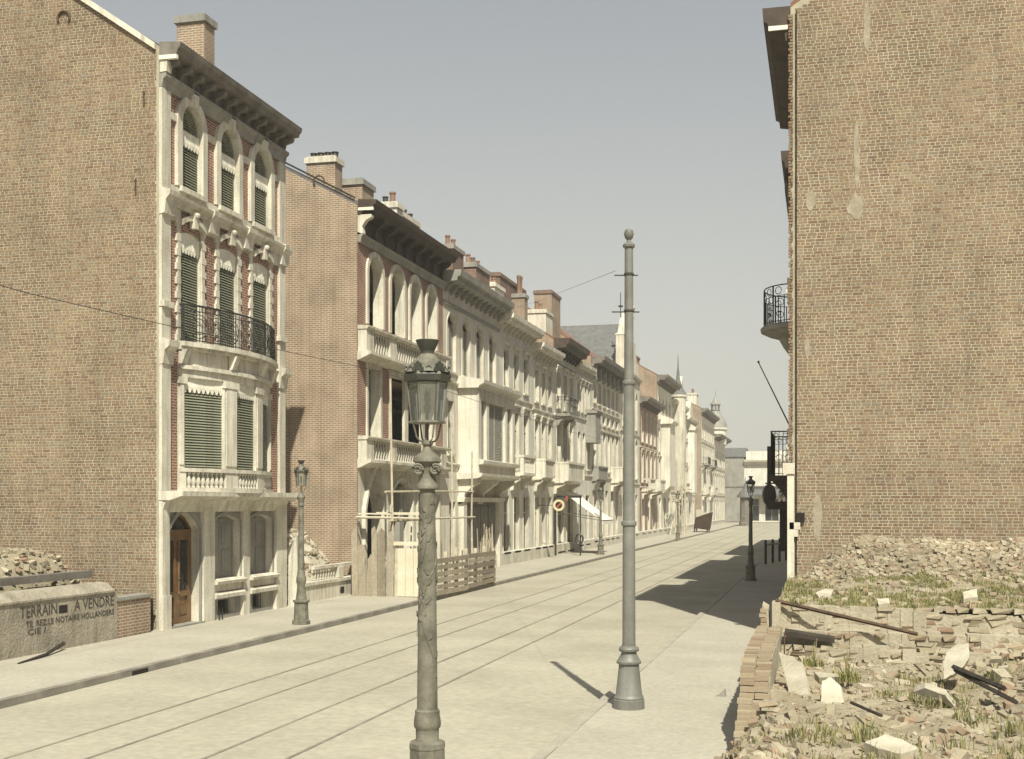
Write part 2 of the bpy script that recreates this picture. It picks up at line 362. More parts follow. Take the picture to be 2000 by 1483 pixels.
def house(label, y0, y1, zc, floors, m='cream', X=-15.8, sg=1, cd=.6, ch=.7, cm='cream', rise=3., band='white', name='townhouse', rm='tile', pm='brick_wall', lintel='hood', frieze=None):
    """floors: (z0, z1, n, opts)"""
    fr = Fr((X, y0, 0), (0, 1), (sg, 0)); wd = y1 - y0
    t = thing(name, label, 'house', (X, y0, .1)); body(t, X, sg, y0, y1, zc - .05, zc + rise, m=pm, rm=rm)
    wl, rv = M(), M(); ops = []; todo = []; trs = []
    for z0, z1, n, o in floors:
        a, b = o.get('a', .35), o.get('b', wd - .35); pitch = (b - a) / n; ww = o.get('w', pitch * .55)
        for k in range(n):
            c = a + pitch * (k + .5); q = op(c - ww / 2, c + ww / 2, z0, z1, o.get('rise', 0), o.get('kind', 'seg')); ops.append(q); todo.append((q, o)); tr = M(); trs.append(tr)
            if o.get('sur', 1): arc_ring(fr, q, .1, .028, tr)
            tr.box(fr, q['s0'] - .12, q['s1'] + .12, 0, .1, z0 - .1, z0)
            if o.get('hood'):
                zt = z1 + q['rise']
                tr.prof(fr, [(0, zt + .24), (.06, zt + .24), (.16, zt + .31), (.16, zt + .38), (0, zt + .42)], q['s0'] - .17, q['s1'] + .17)
                for e in (q['s0'] - .14, q['s1'] + .02): tr.prof(fr, [(0, zt + .02), (.04, zt + .03), (.12, zt + .24), (0, zt + .24)], e, e + .1)
    wall_open(fr, 0, wd, 0, zc - ch * .3, ops, wl, trs, .19)
    wl.build('facade_wall', m, t)
    for (q, o), tr in zip(todo, trs):
        if o.get('lou'): tr.build('surround', band, louvre(t, fr, q))
        elif o.get('door'):
            dr = M().plate(fr, outline(q, .01), -.19, -.14).build('door', o.get('dm', 'soffit'), t)
            for k in (0, 1):
                e = q['s0'] + .12 + k * (q['s1'] - q['s0']) / 2
                M().box(fr, e, e + (q['s1'] - q['s0']) / 2 - .24, -.24, -.22, q['z0'] + .9, q['z1'] - .25).build('door_panel', 'greywood', dr)
        else: tr.build('surround', band, window(t, fr, q, -.13, rows=o.get('rows', (.7,)), bars=o.get('bars', 1), fw=.05))
    for z0, z1, n, o in floors[1:]: M().prof(fr, [(0, z0 - .56), (.05, z0 - .56), (.1, z0 - .48), (.1, z0 - .42), (0, z0 - .39)], .0, wd).build('string_course', band, t)
    M().prof(fr, [(0, .1), (.1, .1), (.1, .75), (0, .8)], 0, wd).build('plinth', band, t)
    cn = M().prof(fr, cornice_prof(cd, zc - ch, zc), .02, wd - .02).build('cornice', cm, t)
    nb = max(4, int(wd / .75)) if sg > 0 else 0
    bmh = M().prof(Fr((0, 0, 0), fr.a, fr.n), [(0, -ch - .25), (cd * .15, -ch - .22), (cd * .55, -ch * .72), (0, -ch * .72)], -.055, .055).mesh('bracket', cm)
    for k in range(nb): inst('bracket', bmh, fr(.3 + (wd - .6) * k / (nb - 1), 0, zc), cn)
    if frieze: M().prof(fr, [(0, zc - ch - .75), (.07, zc - ch - .75), (.07, zc - ch - .6), (0, zc - ch - .58)], .02, wd - .02).build('frieze_moulding', frieze, t)
    return t, fr
def iron_balcony(parent, fr, a, b, zf, dp=.9, h=1., slab='greystone', name='balcony', scroll=True, n=None):
    bl = M().box(fr, a, b, .01, dp, zf - .16, zf).prof(fr, [(.0, zf - .28), (dp * .85, zf - .2), (dp * .85, zf - .16), (0, zf - .16)], a + .06, b - .06).build(name, slab, parent)
    for e in (a + .15, b - .3): M().prof(fr, [(0, zf - .75), (.14, zf - .7), (dp * .35, zf - .42), (dp * .7, zf - .3), (dp * .75, zf - .17), (0, zf - .17)], e, e + .15).build('corbel', slab, bl)
    r = M(); q = dp - .05
    path = [fr(a + .05, .03, zf), fr(a + .05, q, zf), fr(b - .05, q, zf), fr(b - .05, .03, zf)]
    for z, rr in ((.06, .012), (h * .82, .01), (h, .022)): r.tube([(p[0], p[1], p[2] + z) for p in path], rr, 5)
    segs = [(a + .05, .03, a + .05, q), (a + .05, q, b - .05, q), (b - .05, q, b - .05, .03)]
    for s0, d0, s1, d1 in segs:
        L_ = math.hypot(s1 - s0, d1 - d0); k_ = max(3, int(L_ / .13))
        for k in range(k_ + 1):
            t = k / k_; p = fr(s0 + (s1 - s0) * t, d0 + (d1 - d0) * t, zf); r.tube([(p[0], p[1], p[2] + .02), (p[0], p[1], p[2] + h)], .009, 4)
        if scroll:
            k_ = max(1, int(L_ / .3))
            for k in range(k_):
                t = (k + .5) / k_
                for zz, rr in ((h * .91, .075), (h * .5, .1)):
                    ct = []
                    for j in range(11):
                        an = 2 * math.pi * j / 10; x = t + math.cos(an) * rr / L_
                        p = fr(s0 + (s1 - s0) * x, d0 + (d1 - d0) * x, zf); ct.append((p[0], p[1], p[2] + zz + math.sin(an) * rr))
                    r.tube(ct, .009, 4)
    r.build('railing', 'iron', bl)
    return bl
def stone_balcony(parent, fr, a, b, zf, dp=.7, h=.85, mt='white', nb=8, closed=False, name='balcony'):
    bl = M().prof(fr, [(0, zf - .3), (dp * .7, zf - .26), (dp * .75, zf - .17), (dp, zf - .15), (dp, zf), (0, zf)], a, b).build(name, mt, parent)
    for e in (a + .12, b - .34): M().prof(fr, [(0, zf - .95), (.16, zf - .9), (.2, zf - .6), (dp * .7, zf - .4), (dp * .75, zf - .28), (0, zf - .28)], e, e + .22).build('corbel', mt, bl)
    r = M().box(fr, a - .02, b + .02, dp - .2, dp + .03, zf + h - .12, zf + h).box(fr, a, a + .2, dp - .18, dp, zf, zf + h - .12).box(fr, b - .2, b, dp - .18, dp, zf, zf + h - .12)
    r.box(fr, a, a + .14, 0, dp - .2, zf + h - .12, zf + h).box(fr, b - .14, b, 0, dp - .2, zf + h - .12, zf + h)
    if closed: r.box(fr, a + .2, b - .2, dp - .15, dp - .05, zf, zf + h - .12).box(fr, a + .02, a + .1, 0, dp - .18, zf, zf + h - .12)
    r.build('parapet', mt, bl)
    if not closed: balusters(bl, fr, a + .2, b - .2, zf, h - .12, dp - .09, nb, mt)
    return bl
def brickface(parent, fr, umax, zmax, inside, single, h=.0705, joint=.0185, seed=3, d0=0., umin=0., zmin=0.):
    """English bond wall face; `single` picks the pieces that become objects of their own (at most 300)"""
    r = random.Random(seed); big = M(); cand = []
    row = 0; z = zmin
    while z < zmax:
        head = row % 2; ln = .112 if head else .225
        u = umin - ln * r.random()
        while u < umax:
            l_ = ln * r.uniform(.93, 1.05)
            a, b = max(u, umin), min(u + l_ - joint, umax)
            if b - a > .03 and inside((a + b) / 2, z + h / 2):
                p = d0 + r.uniform(-.0015, .003); zz = z + r.uniform(-.002, .002); q = (a, b, zz, zz + h - joint, p, r.uniform(-.002, .002))
                cand.append(q)
            u += l_
        z += h; row += 1
    cand.sort(key=lambda q: not single((q[0] + q[1]) / 2, q[2]))
    ns = min(300, sum(1 for q in cand if single((q[0] + q[1]) / 2, q[2])))
    mm = {}
    for k, (a, b, e, f, p, tl) in enumerate(cand):
        if k < ns:
            key = round((b - a) / .012)
            if key not in mm:
                L_ = key * .012; f0 = Fr((0, 0, 0), fr.a, fr.n); g = M().box(f0, 0, L_, -.03, 0, 0, h - joint); mm[key] = g.mesh('brick', 'brick')
            inst('brick', mm[key], fr(a, p, e), parent)
        else:
            i = len(big.v)
            big.v += [fr(a, d0 - .03, e), fr(b, d0 - .03, e), fr(b, d0 - .03, f), fr(a, d0 - .03, f), fr(a, p, e), fr(b, p + tl, e), fr(b, p + tl, f), fr(a, p, f)]
            big.f += [(i + 4, i + 5, i + 6, i + 7), (i, i + 1, i + 5, i + 4), (i + 3, i + 7, i + 6, i + 2), (i, i + 4, i + 7, i + 3), (i + 1, i + 2, i + 6, i + 5)]
    o = big.build('brickwork', 'brick', parent); o['kind'] = 'stuff'

# ------------------------------------------------------------------ the street
def struct(m, name, mt, smooth=None): o = m.build(name, mt, None, smooth); o['kind'] = 'structure'; return o
XL, XR, KL, KR = -15.8, -.76, -12.5, -3.45
g = M().quad((-2500, -300, -.06), (2500, -300, -.06), (2500, 4000, -.06), (-2500, 4000, -.06)); struct(g, 'ground', 'earth')
def sheet(x0, x1, y0, y1, z, nx, ny, camber=0., wob=.008):
    m = M(); 
    for j in range(ny + 1):
        for i in range(nx + 1):
            x = x0 + (x1 - x0) * i / nx; y = y0 + (y1 - y0) * j / ny
            m.v.append((x, y, z + camber * (1 - (2 * i / nx - 1) ** 2) + wob * noise.noise((x * .6, y * .25, z))))
    for j in range(ny):
        for i in range(nx): k = j * (nx + 1) + i; m.f.append((k, k + 1, k + nx + 2, k + nx + 1))
    return m
road = struct(sheet(KL, KR, -30, 216, 0, 14, 220, .05), 'road', 'road', 60)
for x in (-9.85, -8.85, -7.45, -6.45):
    m = M(); c = .05 * (1 - (2 * (x - KL) / (KR - KL) - 1) ** 2)
    for j in range(150):
        y = -30 + j * 1.6; z = c + .009
        m.quad((x - .024, y, z), (x + .024, y, z), (x + .024, y + 1.6, z), (x - .024, y + 1.6, z))
        m.quad((x + .024, y, z - .05), (x + .024, y + 1.6, z - .05), (x + .024, y + 1.6, z), (x + .024, y, z))
    m.build('tram_rail', 'rail', road)
pl = struct(sheet(-16.2, KL - .16, -30, 216, .11, 4, 160, 0, .012), 'pavement', 'pave', 60)
pr = struct(sheet(KR + .16, -.5, -30, 216, .11, 3, 160, 0, .012), 'pavement', 'pave', 60)
for par, x in ((pl, KL - .17), (pr, KR + .01)):
    km = [M().box(W, 0, .16, 0, 1.188, -.1, .122 + .004 * k).mesh('kerb_stone', 'kerb' if par is pl else 'kerb_r') for k in range(2)]
    for j in range(96): inst('kerb_stone', km[R.random() < .4], (x + R.uniform(-.006, .006), -6 + j * 1.2, R.uniform(-.006, .004)), par)
    far = M().box(W, x, x + .16, 109.2, 216, -.1, .12).build('kerb_far', 'kerb', par)
# storm drain mouth in the left kerb
M().box(W, KL - .05, KL + .012, 20.95, 21.5, -.02, .09).build('drain_mouth', 'dark', pl)

# ------------------------------------------------------------------ tall brick house on the left
Y1, E1 = 27.72, 34.95
f1 = Fr((XL, Y1, 0)); w1 = E1 - Y1
H1 = thing('brick_townhouse', 'tall four storey brick and stone townhouse with closed blinds and a bow window', 'house', (XL, Y1, .1))
pw = M()
ridge = lambda X_: 14.42 + (XL - X_) * .66 if X_ > -20.5 else 14.42 + 4.7 * .66 - (-20.5 - X_) * .66
pw.quad((XL - .02, Y1 + .03, 0), (-25.2, Y1 + .03, 0), (-25.2, Y1 + .03, 14.4), (-20.5, Y1 + .03, 17.52), (XL - .02, Y1 + .03, 14.4))
pw.quad((XL - .02, E1, 0), (-25.2, E1, 0), (-25.2, E1, 14.4), (-20.5, E1, 17.5), (XL - .02, E1, 14.4))
pw.quad((-25.2, Y1, 0), (-25.2, E1, 0), (-25.2, E1, 14.4), (-25.2, Y1, 14.4))
pwo = pw.build('party_wall', 'mortar', H1)
ff = Fr((XL - .10, Y1 + .03, 0), (-1, 0), (0, -1))
brickface(pwo, ff, 9.2, 17.6, lambda u, z: z < ridge(XL - .10 - u) - .05, lambda u, z: u < 1.45 and 2.2 < z < 4.7, seed=5, d0=.0045)
cp = M()
cp.hexa([(XL - .1, Y1 - .06, 14.34), (XL - .1, Y1 + .3, 14.34), (-20.5, Y1 - .06, 17.47), (-20.5, Y1 + .3, 17.47), (XL - .1, Y1 - .06, 14.5), (XL - .1, Y1 + .3, 14.5), (-20.5, Y1 - .06, 17.63), (-20.5, Y1 + .3, 17.63)])
cp.build('gable_coping', 'white', H1)
rf = M()
for xe in (XL + .1, -25.2): rf.quad((xe, Y1 + .3, 14.4), (xe, E1, 14.4), (-20.5, E1, 17.5), (-20.5, Y1 + .3, 17.5))
rf.build('roof', 'slate', H1)
chimney(H1, -18.75, -17.85, 33.9, 34.55, 14., 17.75, 'brick_wall', 'greystone')
for (u, z, k) in ((2.55, 15.35, 'c'), (.32, 13.35, 'i'), (.55, 11.2, 'i')):
    m = M(); p0 = Vector(ff(u, .04, z))
    if k == 'c': m.tube([p0 + Vector((.17 * math.cos(a), 0, .17 * math.sin(a))) for a in [x * .35 - .6 for x in range(13)]], .028, 6)
    else: m.tube([p0, p0 + Vector((0, 0, -.35))], .02, 6)
    m.build('wall_anchor', 'rust', H1)
# facade: stone quoin strips, red brick piers, openings
SB = ((.98, 2.06), (3.06, 4.14), (5.1, 6.2))
ops3 = [op(a, b, 11.2, 12.85, .54) for a, b in SB]
ops2 = [op(a, b, 7.32, 10.05, .1, 'seg') for a, b in SB]
opc = [op(3.05, 4.05, .2, .62), op(5.15, 6.05, .2, .62)]
opg = [op(2.75, 4.35, 1.15, 2.75, .16, 'seg'), op(4.85, 6.45, 1.15, 2.75, .16, 'seg')]
opd = op(.42, 2.0, .14, 2.55, .45, 'seg')
wl, rv = M(), [M() for _ in range(5)]
wall_open(f1, 0, w1, 0, 3.42, opc + opg + [opd], wl, rv, .34)
wl.build('ground_floor_wall', 'greystone', H1)
for q in rv: q.build('opening_reveal', 'white', H1)
wl, rv = M(), [M() for _ in range(7)]
BW = (.95, 6.25)
wall_open(f1, 0, w1, 3.42, 13.8, ops3 + ops2 + [op(BW[0], BW[1], 3.5, 6.75)], wl, rv, .32)
wl.build('facade_wall', 'brick_red', H1); [q.build('window_reveal', 'white', H1) for q in rv]
tr = M()
tr.box(f1, -.02, .42, 0, .08, 3.545, 13.41).box(f1, w1 - .4, w1 + .004, 0, .08, 3.545, 13.41)
for a, b in SB:
    for z0, z1 in ((7.3, 10.45), (10.98, 12.95)):
        for x0, x1 in ((a - .23, a - .012), (b + .012, b + .23)):
            tr.box(f1, x0 + (.06 if x0 < a else .004), x1 - (.06 if x0 >= b else .004), 0, .05, z0 + .003, z1 - .003)
            z = z0
            while z < z1 - .1: tr.box(f1, x0, x1, .0, .058, z, z + .17); z += .36      # toothed quoins
for z0, z1, d in ((10.28, 10.62, .06), (10.98, 11.14, .07), (12.78, 12.95, .06)):
    e = [0] + [q for a, b in SB for q in (a - .02, b + .02)] + [w1]
    for k in range(0, len(e), 2): tr.box(f1, e[k], e[k + 1], 0, d, z0, z1)
tr.build('quoin_stones', 'white', H1)
tr = M()
for q in ops3:
    arc_ring(f1, q, .24, .1, tr); c = (q['s0'] + q['s1']) / 2
    tr.plate(f1, [(c - .1, 13.36), (c + .1, 13.36), (c + .14, 13.72), (c - .14, 13.72)], 0, .2)
    tr.box(f1, q['s0'] - .14, q['s1'] + .14, 0, .16, 11.08, 11.2); tr.box(f1, q['s0'] - .03, q['s1'] + .03, .0, .05, 10.9, 11.08)
for q in ops2:
    c = (q['s0'] + q['s1']) / 2; zt = q['z1'] + .1
    hd = [(c + .62 * x, zt + .08 + .2 * (1 - x * x)) for x in [k / 6 - 1 for k in range(13)]]
    tr.ring(f1, [(a, z + .13) for a, z in hd], hd, 0, .15, False)
    tr.plate(f1, [(c - .09, zt + .1), (c + .09, zt + .1), (c + .12, zt + .52), (c - .12, zt + .52)], .05, .2)
    tr.lathe(f1(c, .2, zt + .44), [(.0, -.08), (.07, -.05), (.09, 0), (.07, .05), (0, .08)], 8)
tr.build('window_surrounds', 'white', H1)
# bands
bd = M()
bd.prof(f1, [(0, 10.62), (.1, 10.62), (.14, 10.72), (.26, 10.8), (.28, 10.88), (0, 10.98)], -.025, w1 + .02)
for c in (.22, 2.56, 4.62, w1 - .2): bd.prof(f1, [(.01, 10.3), (.16, 10.34), (.2, 10.66), (.3, 10.78), (.32, 10.9), (.01, 10.985)], c - .26, c + .25)
for c in (.22, w1 - .22): bd.prof(f1, [(.01, 6.62), (.12, 6.66), (.16, 6.98), (.28, 7.08), (.3, 7.22), (0, 7.3)], c - .25, c + .25); bd.box(f1, c - .265, c + .26, .01, .16, 8.05, 8.2)
bd.build('string_course', 'white', H1)
M().prof(f1, [(0, 13.42), (.08, 13.42), (.12, 13.62), (.2, 13.68), (.2, 13.76), (0, 13.78)], -.027, w1).build('architrave', 'greystone', H1)
M().box(f1, 0, w1, .0, .03, 13.78, 14.2).build('frieze', 'greywood', H1)  # cornice shadow is painted in by the dark grey
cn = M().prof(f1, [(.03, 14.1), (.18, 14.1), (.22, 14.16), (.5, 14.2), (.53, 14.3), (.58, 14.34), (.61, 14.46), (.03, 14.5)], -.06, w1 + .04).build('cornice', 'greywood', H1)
M().box(f1, -.085, .02, .035, .5, 14.06, 14.16).build('cornice_end_board', 'lath', cn)
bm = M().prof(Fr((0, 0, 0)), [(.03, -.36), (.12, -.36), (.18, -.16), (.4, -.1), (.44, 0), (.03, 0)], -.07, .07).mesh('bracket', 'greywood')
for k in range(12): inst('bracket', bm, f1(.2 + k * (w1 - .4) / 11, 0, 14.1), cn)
M().prof(f1, [(.035, 13.765), (.22, 13.78), (.24, 14.05), (.035, 14.05)], -.045, .2).build('cornice_console', 'white', H1)
# windows with slatted blinds and fretwork valances
for q in ops3:
    wn = window(H1, f1, q, -.24, 1, ()); slats(wn, f1, q['s0'] + .02, q['s1'] - .02, 11.24, 12.5, -.08)
    va = M(); valance(f1, q['s0'] + .01, q['s1'] - .01, 12.72, .42, -.045, 7, va); va.build('valance', 'lath', wn)
    z = 12.76
    while z < 13.3:
        hw = .52 * math.sqrt(max(0, 1 - ((z + .05 - 12.85) / .54) ** 2)) if z > 12.82 else .52
        c = (q['s0'] + q['s1']) / 2; slats(wn, f1, c - hw, c + hw, z, z + .05, -.08); z += .07
for q in ops2:
    wn = window(H1, f1, q, -.24, 1, ()); slats(wn, f1, q['s0'] + .02, q['s1'] - .02, 7.36, 9.72, -.08)
    va = M(); valance(f1, q['s0'] + .01, q['s1'] - .01, 10.0, .42, -.045, 7, va)
    va.plate(f1, [(q['s0'], 9.99), (q['s1'], 9.99)] + [(a, z - .01) for a, z in archpts(q)][::-1], -.05, -.03); va.build('valance', 'lath', wn)
# bow window: three lights on an arc, balustrade below, iron balcony on top
bc = 3.6; half = 2.72; sag = .6; rad_b = (half * half + sag * sag) / (2 * sag)
def arc(s_): x = s_ - bc; return math.sqrt(rad_b ** 2 - x * x) - (rad_b - sag)
def arc_pts(a, b, n, e=0.): return [(a + (b - a) * k / n, arc(max(bc - half, min(bc + half, a + (b - a) * k / n))) + e) for k in range(n + 1)]
def arc_band(m, a, b, z0, z1, e, t, n=20):      # curved slab following the bow
    P = arc_pts(a, b, n)
    for (s0, d0), (s1, d1) in zip(P, P[1:]):
        m.hexa([f1(s0, d0 + e - t, z0), f1(s1, d1 + e - t, z0), f1(s0, d0 + e, z0), f1(s1, d1 + e, z0), f1(s0, d0 + e - t, z1), f1(s1, d1 + e - t, z1), f1(s0, d0 + e, z1), f1(s1, d1 + e, z1)])
a0, b0 = bc - half, bc + half
bay = M(); bas = M()
arc_band(bay, a0, b0, 6.42, 6.62, 0, .3); arc_band(bay, a0, b0, 6.62, 6.72, .08, .4); arc_band(bay, a0, b0, 6.72, 7.1, -.02, .4)
arc_band(bay, a0 - .06, b0 + .06, 7.1, 7.18, .14, .6); arc_band(bay, a0 - .06, b0 + .06, 7.18, 7.3, .24, .8)
arc_band(bas, a0, b0, 4.02, 4.12, .08, .42); bot = M(); arc_band(bot, a0, b0, 3.5, 3.62, .1, .4)
P = arc_pts(a0, b0, 24); bay.add([f1(s_, d_ + .1, 7.29) for s_, d_ in P], [tuple(range(len(P)))])
BWO = bay.build('bow_window', 'white', H1); bas.build('sill', 'white', BWO); bot.build('base_course', 'white', BWO)
piers = ((a0, 1.08), (2.46, 3.02), (4.18, 4.74), (6.12, b0))
for a, b in piers:
    pm_ = M()
    arc_band(pm_, a, b, 4.12, 6.42, 0, .34, 2); arc_band(pm_, a + .05, b - .05, 4.2, 6.25, .035, .1, 2)
    arc_band(pm_, a - .03, b + .03, 6.25, 6.42, .06, .3, 2); arc_band(pm_, a, b, 3.62, 4.02, .05, .35, 2)
    c = (a + b) / 2; pm_.prof(Fr(f1(c, arc(c), 0)), [(0, 6.72), (.1, 6.75), (.2, 7.0), (.24, 7.1), (0, 7.1)], -.12, .12)
    pm_.build('pier', 'white', BWO)
for a, b in ((1.08, 2.46), (3.02, 4.18), (4.74, 6.12)):
    d0, d1 = arc(a), arc(b); L_ = math.hypot(b - a, d1 - d0); ang = math.atan2(d1 - d0, b - a)
    p = f1(a, d0, 0); fx = Fr((p[0], p[1], 0), (math.sin(ang), math.cos(ang)), (math.cos(ang), -math.sin(ang)))
    q = op(0, L_, 4.12, 6.42); wn = M().ring(fx, outline(q, .0), outline(q, .06), -.34, -.26).build('window', 'frame', H1)
    M().plate(fx, outline(q, .05), -.32, -.3).build('pane', 'pane', wn)
    slats(wn, fx, .02, L_ - .02, 4.16, 6.2, -.09)
    va = M(); valance(fx, 0, L_, 6.44, .4, -.07, 9, va); va.build('valance', 'lath', wn)
    M().box(fx, 0, L_, -.12, -.02, 3.62, 4.02).build('apron_panel', 'greystone', BWO)
    balusters(BWO, fx, .06, L_ - .06, 3.62, .4, .0, 8 if L_ > 1.3 else 6)
# iron railing on the bow
rl = M()
P = [(a0 + .02, 0.)] + arc_pts(a0 + .02, b0 - .02, 24, .14) + [(b0 - .02, 0.)]
for z, r_ in ((7.36, .014), (8.1, .012), (8.24, .026)): rl.tube([f1(s_, d_, z) for s_, d_ in P], r_, 5)
for k in range(60):
    s_ = a0 + .05 + (b0 - a0 - .1) * k / 59; d_ = arc(s_) + .14
    rl.tube([f1(s_, d_, 7.3), f1(s_, d_, 8.24)], .009 if k % 10 else .02, 4)
for d_ in (.04, .1, .15): rl.tube([f1(a0 + .02, d_, 7.3), f1(a0 + .02, d_, 8.24)], .01, 4); rl.tube([f1(b0 - .02, d_, 7.3), f1(b0 - .02, d_, 8.24)], .01, 4)
for c in (1.35, 1.95, 2.55, 3.25, 3.95, 4.65, 5.25, 5.85):
    for rr, zz in ((.3, 7.72), (.2, 7.72), (.1, 7.66), (.09, 8.17)):
        rl.tube([f1(c + rr * math.cos(x), arc(max(a0, min(b0, c + rr * math.cos(x)))) + .155, zz + rr * math.sin(x)) for x in [k * 2 * math.pi / 16 for k in range(17)]], .011, 4)
    rl.tube([f1(c + .24 * math.sin(x * 2), arc(max(a0, min(b0, c + .24 * math.sin(x * 2)))) + .16, 7.4 + x * .26) for x in [k * .25 for k in range(13)]], .01, 4)
rl.build('balcony_railing', 'iron', H1)
# straight slab, ground floor
M().prof(f1, [(0, 3.3), (.3, 3.3), (.5, 3.36), (.6, 3.4), (.64, 3.4), (.64, 3.52), (0, 3.54)], -.04, w1 + .06).build('balcony_slab', 'white', H1)
gf = M()
gf.box(f1, -.03, .36, 0, .13, .1, .95).box(f1, -.02, .32, 0, .1, .95, 3.3)
gf.box(f1, 2.06, 2.66, 0, .12, .1, 3.3).box(f1, 4.4, 4.8, 0, .1, .1, 3.3).box(f1, w1 - .7, w1 + .02, 0, .12, .1, 3.3)
for a, b in ((2.66, 4.4), (4.8, w1 - .7)):
    gf.prof(f1, [(0, .66), (.16, .68), (.17, .78), (.1, .84), (0, .84)], a, b); gf.box(f1, a + .05, b - .05, 0, .06, .86, 1.06)
    gf.prof(f1, [(0, 1.06), (.2, 1.06), (.22, 1.14), (0, 1.2)], a - .02, b + .02)
gf.prof(f1, [(0, 3.0), (.08, 3.0), (.14, 3.2), (.2, 3.3), (0, 3.3)], 0, w1)
gf.build('ground_floor_piers', 'white', H1)
sg = M(); arc_ring(f1, opd, .12, .06, sg)
for q in opg: arc_ring(f1, q, .1, .04, sg)
sg.build('opening_mouldings', 'greystone', H1)
for q in opg:
    wn = M().ring(f1, outline(q, 0), outline(q, .08), -.3, -.2).build('window', 'greystone', H1)
    for k in range(2):
        a = q['s0'] + .08 + k * (q['s1'] - q['s0'] - .16) / 2; b = a + (q['s1'] - q['s0'] - .16) / 2 - .015
        M().box(f1, a, b, -.27, -.21, q['z0'] + .08, q['z1'] + .06).box(f1, a + .1, b - .1, -.21, -.19, q['z0'] + .2, q['z0'] + .8).box(f1, a + .1, b - .1, -.21, -.19, q['z0'] + .95, q['z1'] - .08).build('shutter', 'greystone', wn)
for q in opc:
    wn = M().ring(f1, outline(q, 0), outline(q, .04), -.3, -.24).build('cellar_window', 'greystone', H1)
    M().plate(f1, outline(q, .02), -.32, -.3).build('pane', 'dark', wn)
    gb = M()
    for k in range(6): x = q['s0'] + .1 + k * .16; gb.tube([f1(x, -.18, q['z0']), f1(x, -.18, q['z1'])], .012, 5)
    gb.build('window_bars', 'iron', wn)
M().tube([f1(2.75, .2, .12), f1(2.75, .2, .42)], .018, 5).tube([f1(2.6, .2, .3), f1(2.9, .2, .3)], .014, 5).tube([f1(2.92, .2, .12), f1(2.92, .2, .42)], .018, 5).build('boot_scraper', 'iron', H1)
dr = M().ring(f1, outline(opd, 0), outline(opd, .07), -.34, -.22).box(f1, .49, 1.93, -.32, -.2, 2.42, 2.55).build('door', 'oak', H1)
M().plate(f1, [(.49, 2.55), (1.93, 2.55)] + [(a, z) for a, z in archpts(opd, .07)][::-1], -.31, -.29).build('fanlight', 'pane', dr)
for k in range(2):
    a = .5 + k * .715; b = a + .71
    lf = M().box(f1, a, a + .15, -.3, -.2, .14, 2.42).box(f1, b - .15, b, -.3, -.2, .14, 2.42).box(f1, a + .15, b - .15, -.3, -.2, 2.28, 2.42).box(f1, a + .15, b - .15, -.3, -.2, .14, .32).box(f1, a + .15, b - .15, -.3, -.2, .84, .98)
    lf.box(f1, a + .15, b - .15, -.29, -.24, .32, .84).box(f1, a + .19, b - .19, -.24, -.215, .38, .6)
    if k: lf.lathe(f1(a + .03, -.16, 1.6), [(.025, -.7), (.035, -.68), (.02, -.6), (.032, 0), (.02, .55), (.035, .62), (.02, .68)], 8)
    le = lf.build('door_leaf', 'oak', dr)
    M().box(f1, a + .15, b - .15, -.28, -.26, .98, 2.28).build('door_glass', 'pane', dr)
    gr = M()
    for j in range(7):
        x = a + .18 + j * .058; gr.tube([f1(x, -.22, 1.0), f1(x, -.22, 2.26)], .007, 4)
    for zz in (1.08, 1.35, 1.62, 1.9, 2.15):
        for xx in (a + .27, b - .27): gr.tube([f1(xx + .07 * math.cos(x), -.215, zz + .09 * math.sin(x)) for x in [k2 * .7 for k2 in range(10)]], .007, 4)
    gr.build('door_grille', 'iron', dr)
M().lathe(f1(1.24, -.16, 1.3), [(.0, -.05), (.04, -.03), (.04, .03), (0, .05)], 8).build('door_handle', 'mantle', dr)
M().prof(f1, [(-.3, .1), (.12, .1), (.12, .15), (-.3, .15)], .3, 2.1).build('door_step', 'greystone', H1)

# ------------------------------------------------------------------ burnt-out brick house with scaffolding
Y2, E2 = 41.2, 51.25; f2 = Fr((XL, Y2, 0)); w2 = E2 - Y2
H2 = thing('brick_townhouse', 'gutted brick townhouse with empty arched windows, deep dark eaves and a scaffold in front', 'house', (XL, Y2, .1))
body(H2, XL, 1, Y2, E2, 13.66, 16.1, m='brick_wall', rm='slate')
wl, tr = M(), M()
t2 = [op(.95, 2.42, 9.62, 11.5, .62), op(3.36, 4.86, 9.62, 11.5, .62), op(5.62, 6.9, 9.62, 11.5, .62), op(7.76, 9.0, 9.62, 11.5, .62)]
m2 = [op(.95, 2.15, 5.6, 8.1), op(3.36, 8.7, 5.6, 8.05)]
g2 = [op(.55, 2.7, .12, 3.0, 1.5, 'point'), op(3.5, 5.9, .3, 3.6, .5, 'seg'), op(6.6, 9.4, .9, 3.6, .3, 'seg')]
rv = [M() for _ in range(9)]
wall_open(f2, 0, w2, 4.72, 12.6, t2 + m2, wl, rv[:6], .34); wl.build('facade_wall', 'brick_red', H2)
wl = M(); wall_open(f2, 0, w2, 0, 4.72, g2, wl, rv[6:], .5); wl.build('ground_floor_wall', 'white', H2)
[q.build('window_reveal', 'white', H2) for q in rv]
for q in t2: arc_ring(f2, q, .2, .07, tr)
for q in m2: arc_ring(f2, q, .18, .06, tr)
arc_ring(f2, g2[0], .16, .14, tr); arc_ring(f2, g2[1], .14, .06, tr); arc_ring(f2, g2[2], .14, .06, tr)
tr.lathe(f2(1.62, .12, 4.5), [(.06, 0), (.12, .1), (.05, .2), (.0, .3)], 8)
for a_ in (5.1, 7.2): M().box(f2, a_, a_ + .42, -.13, -.02, 5.6, 8.05).build('window_post', 'white', H2)
tr.build('window_surrounds', 'white', H2)
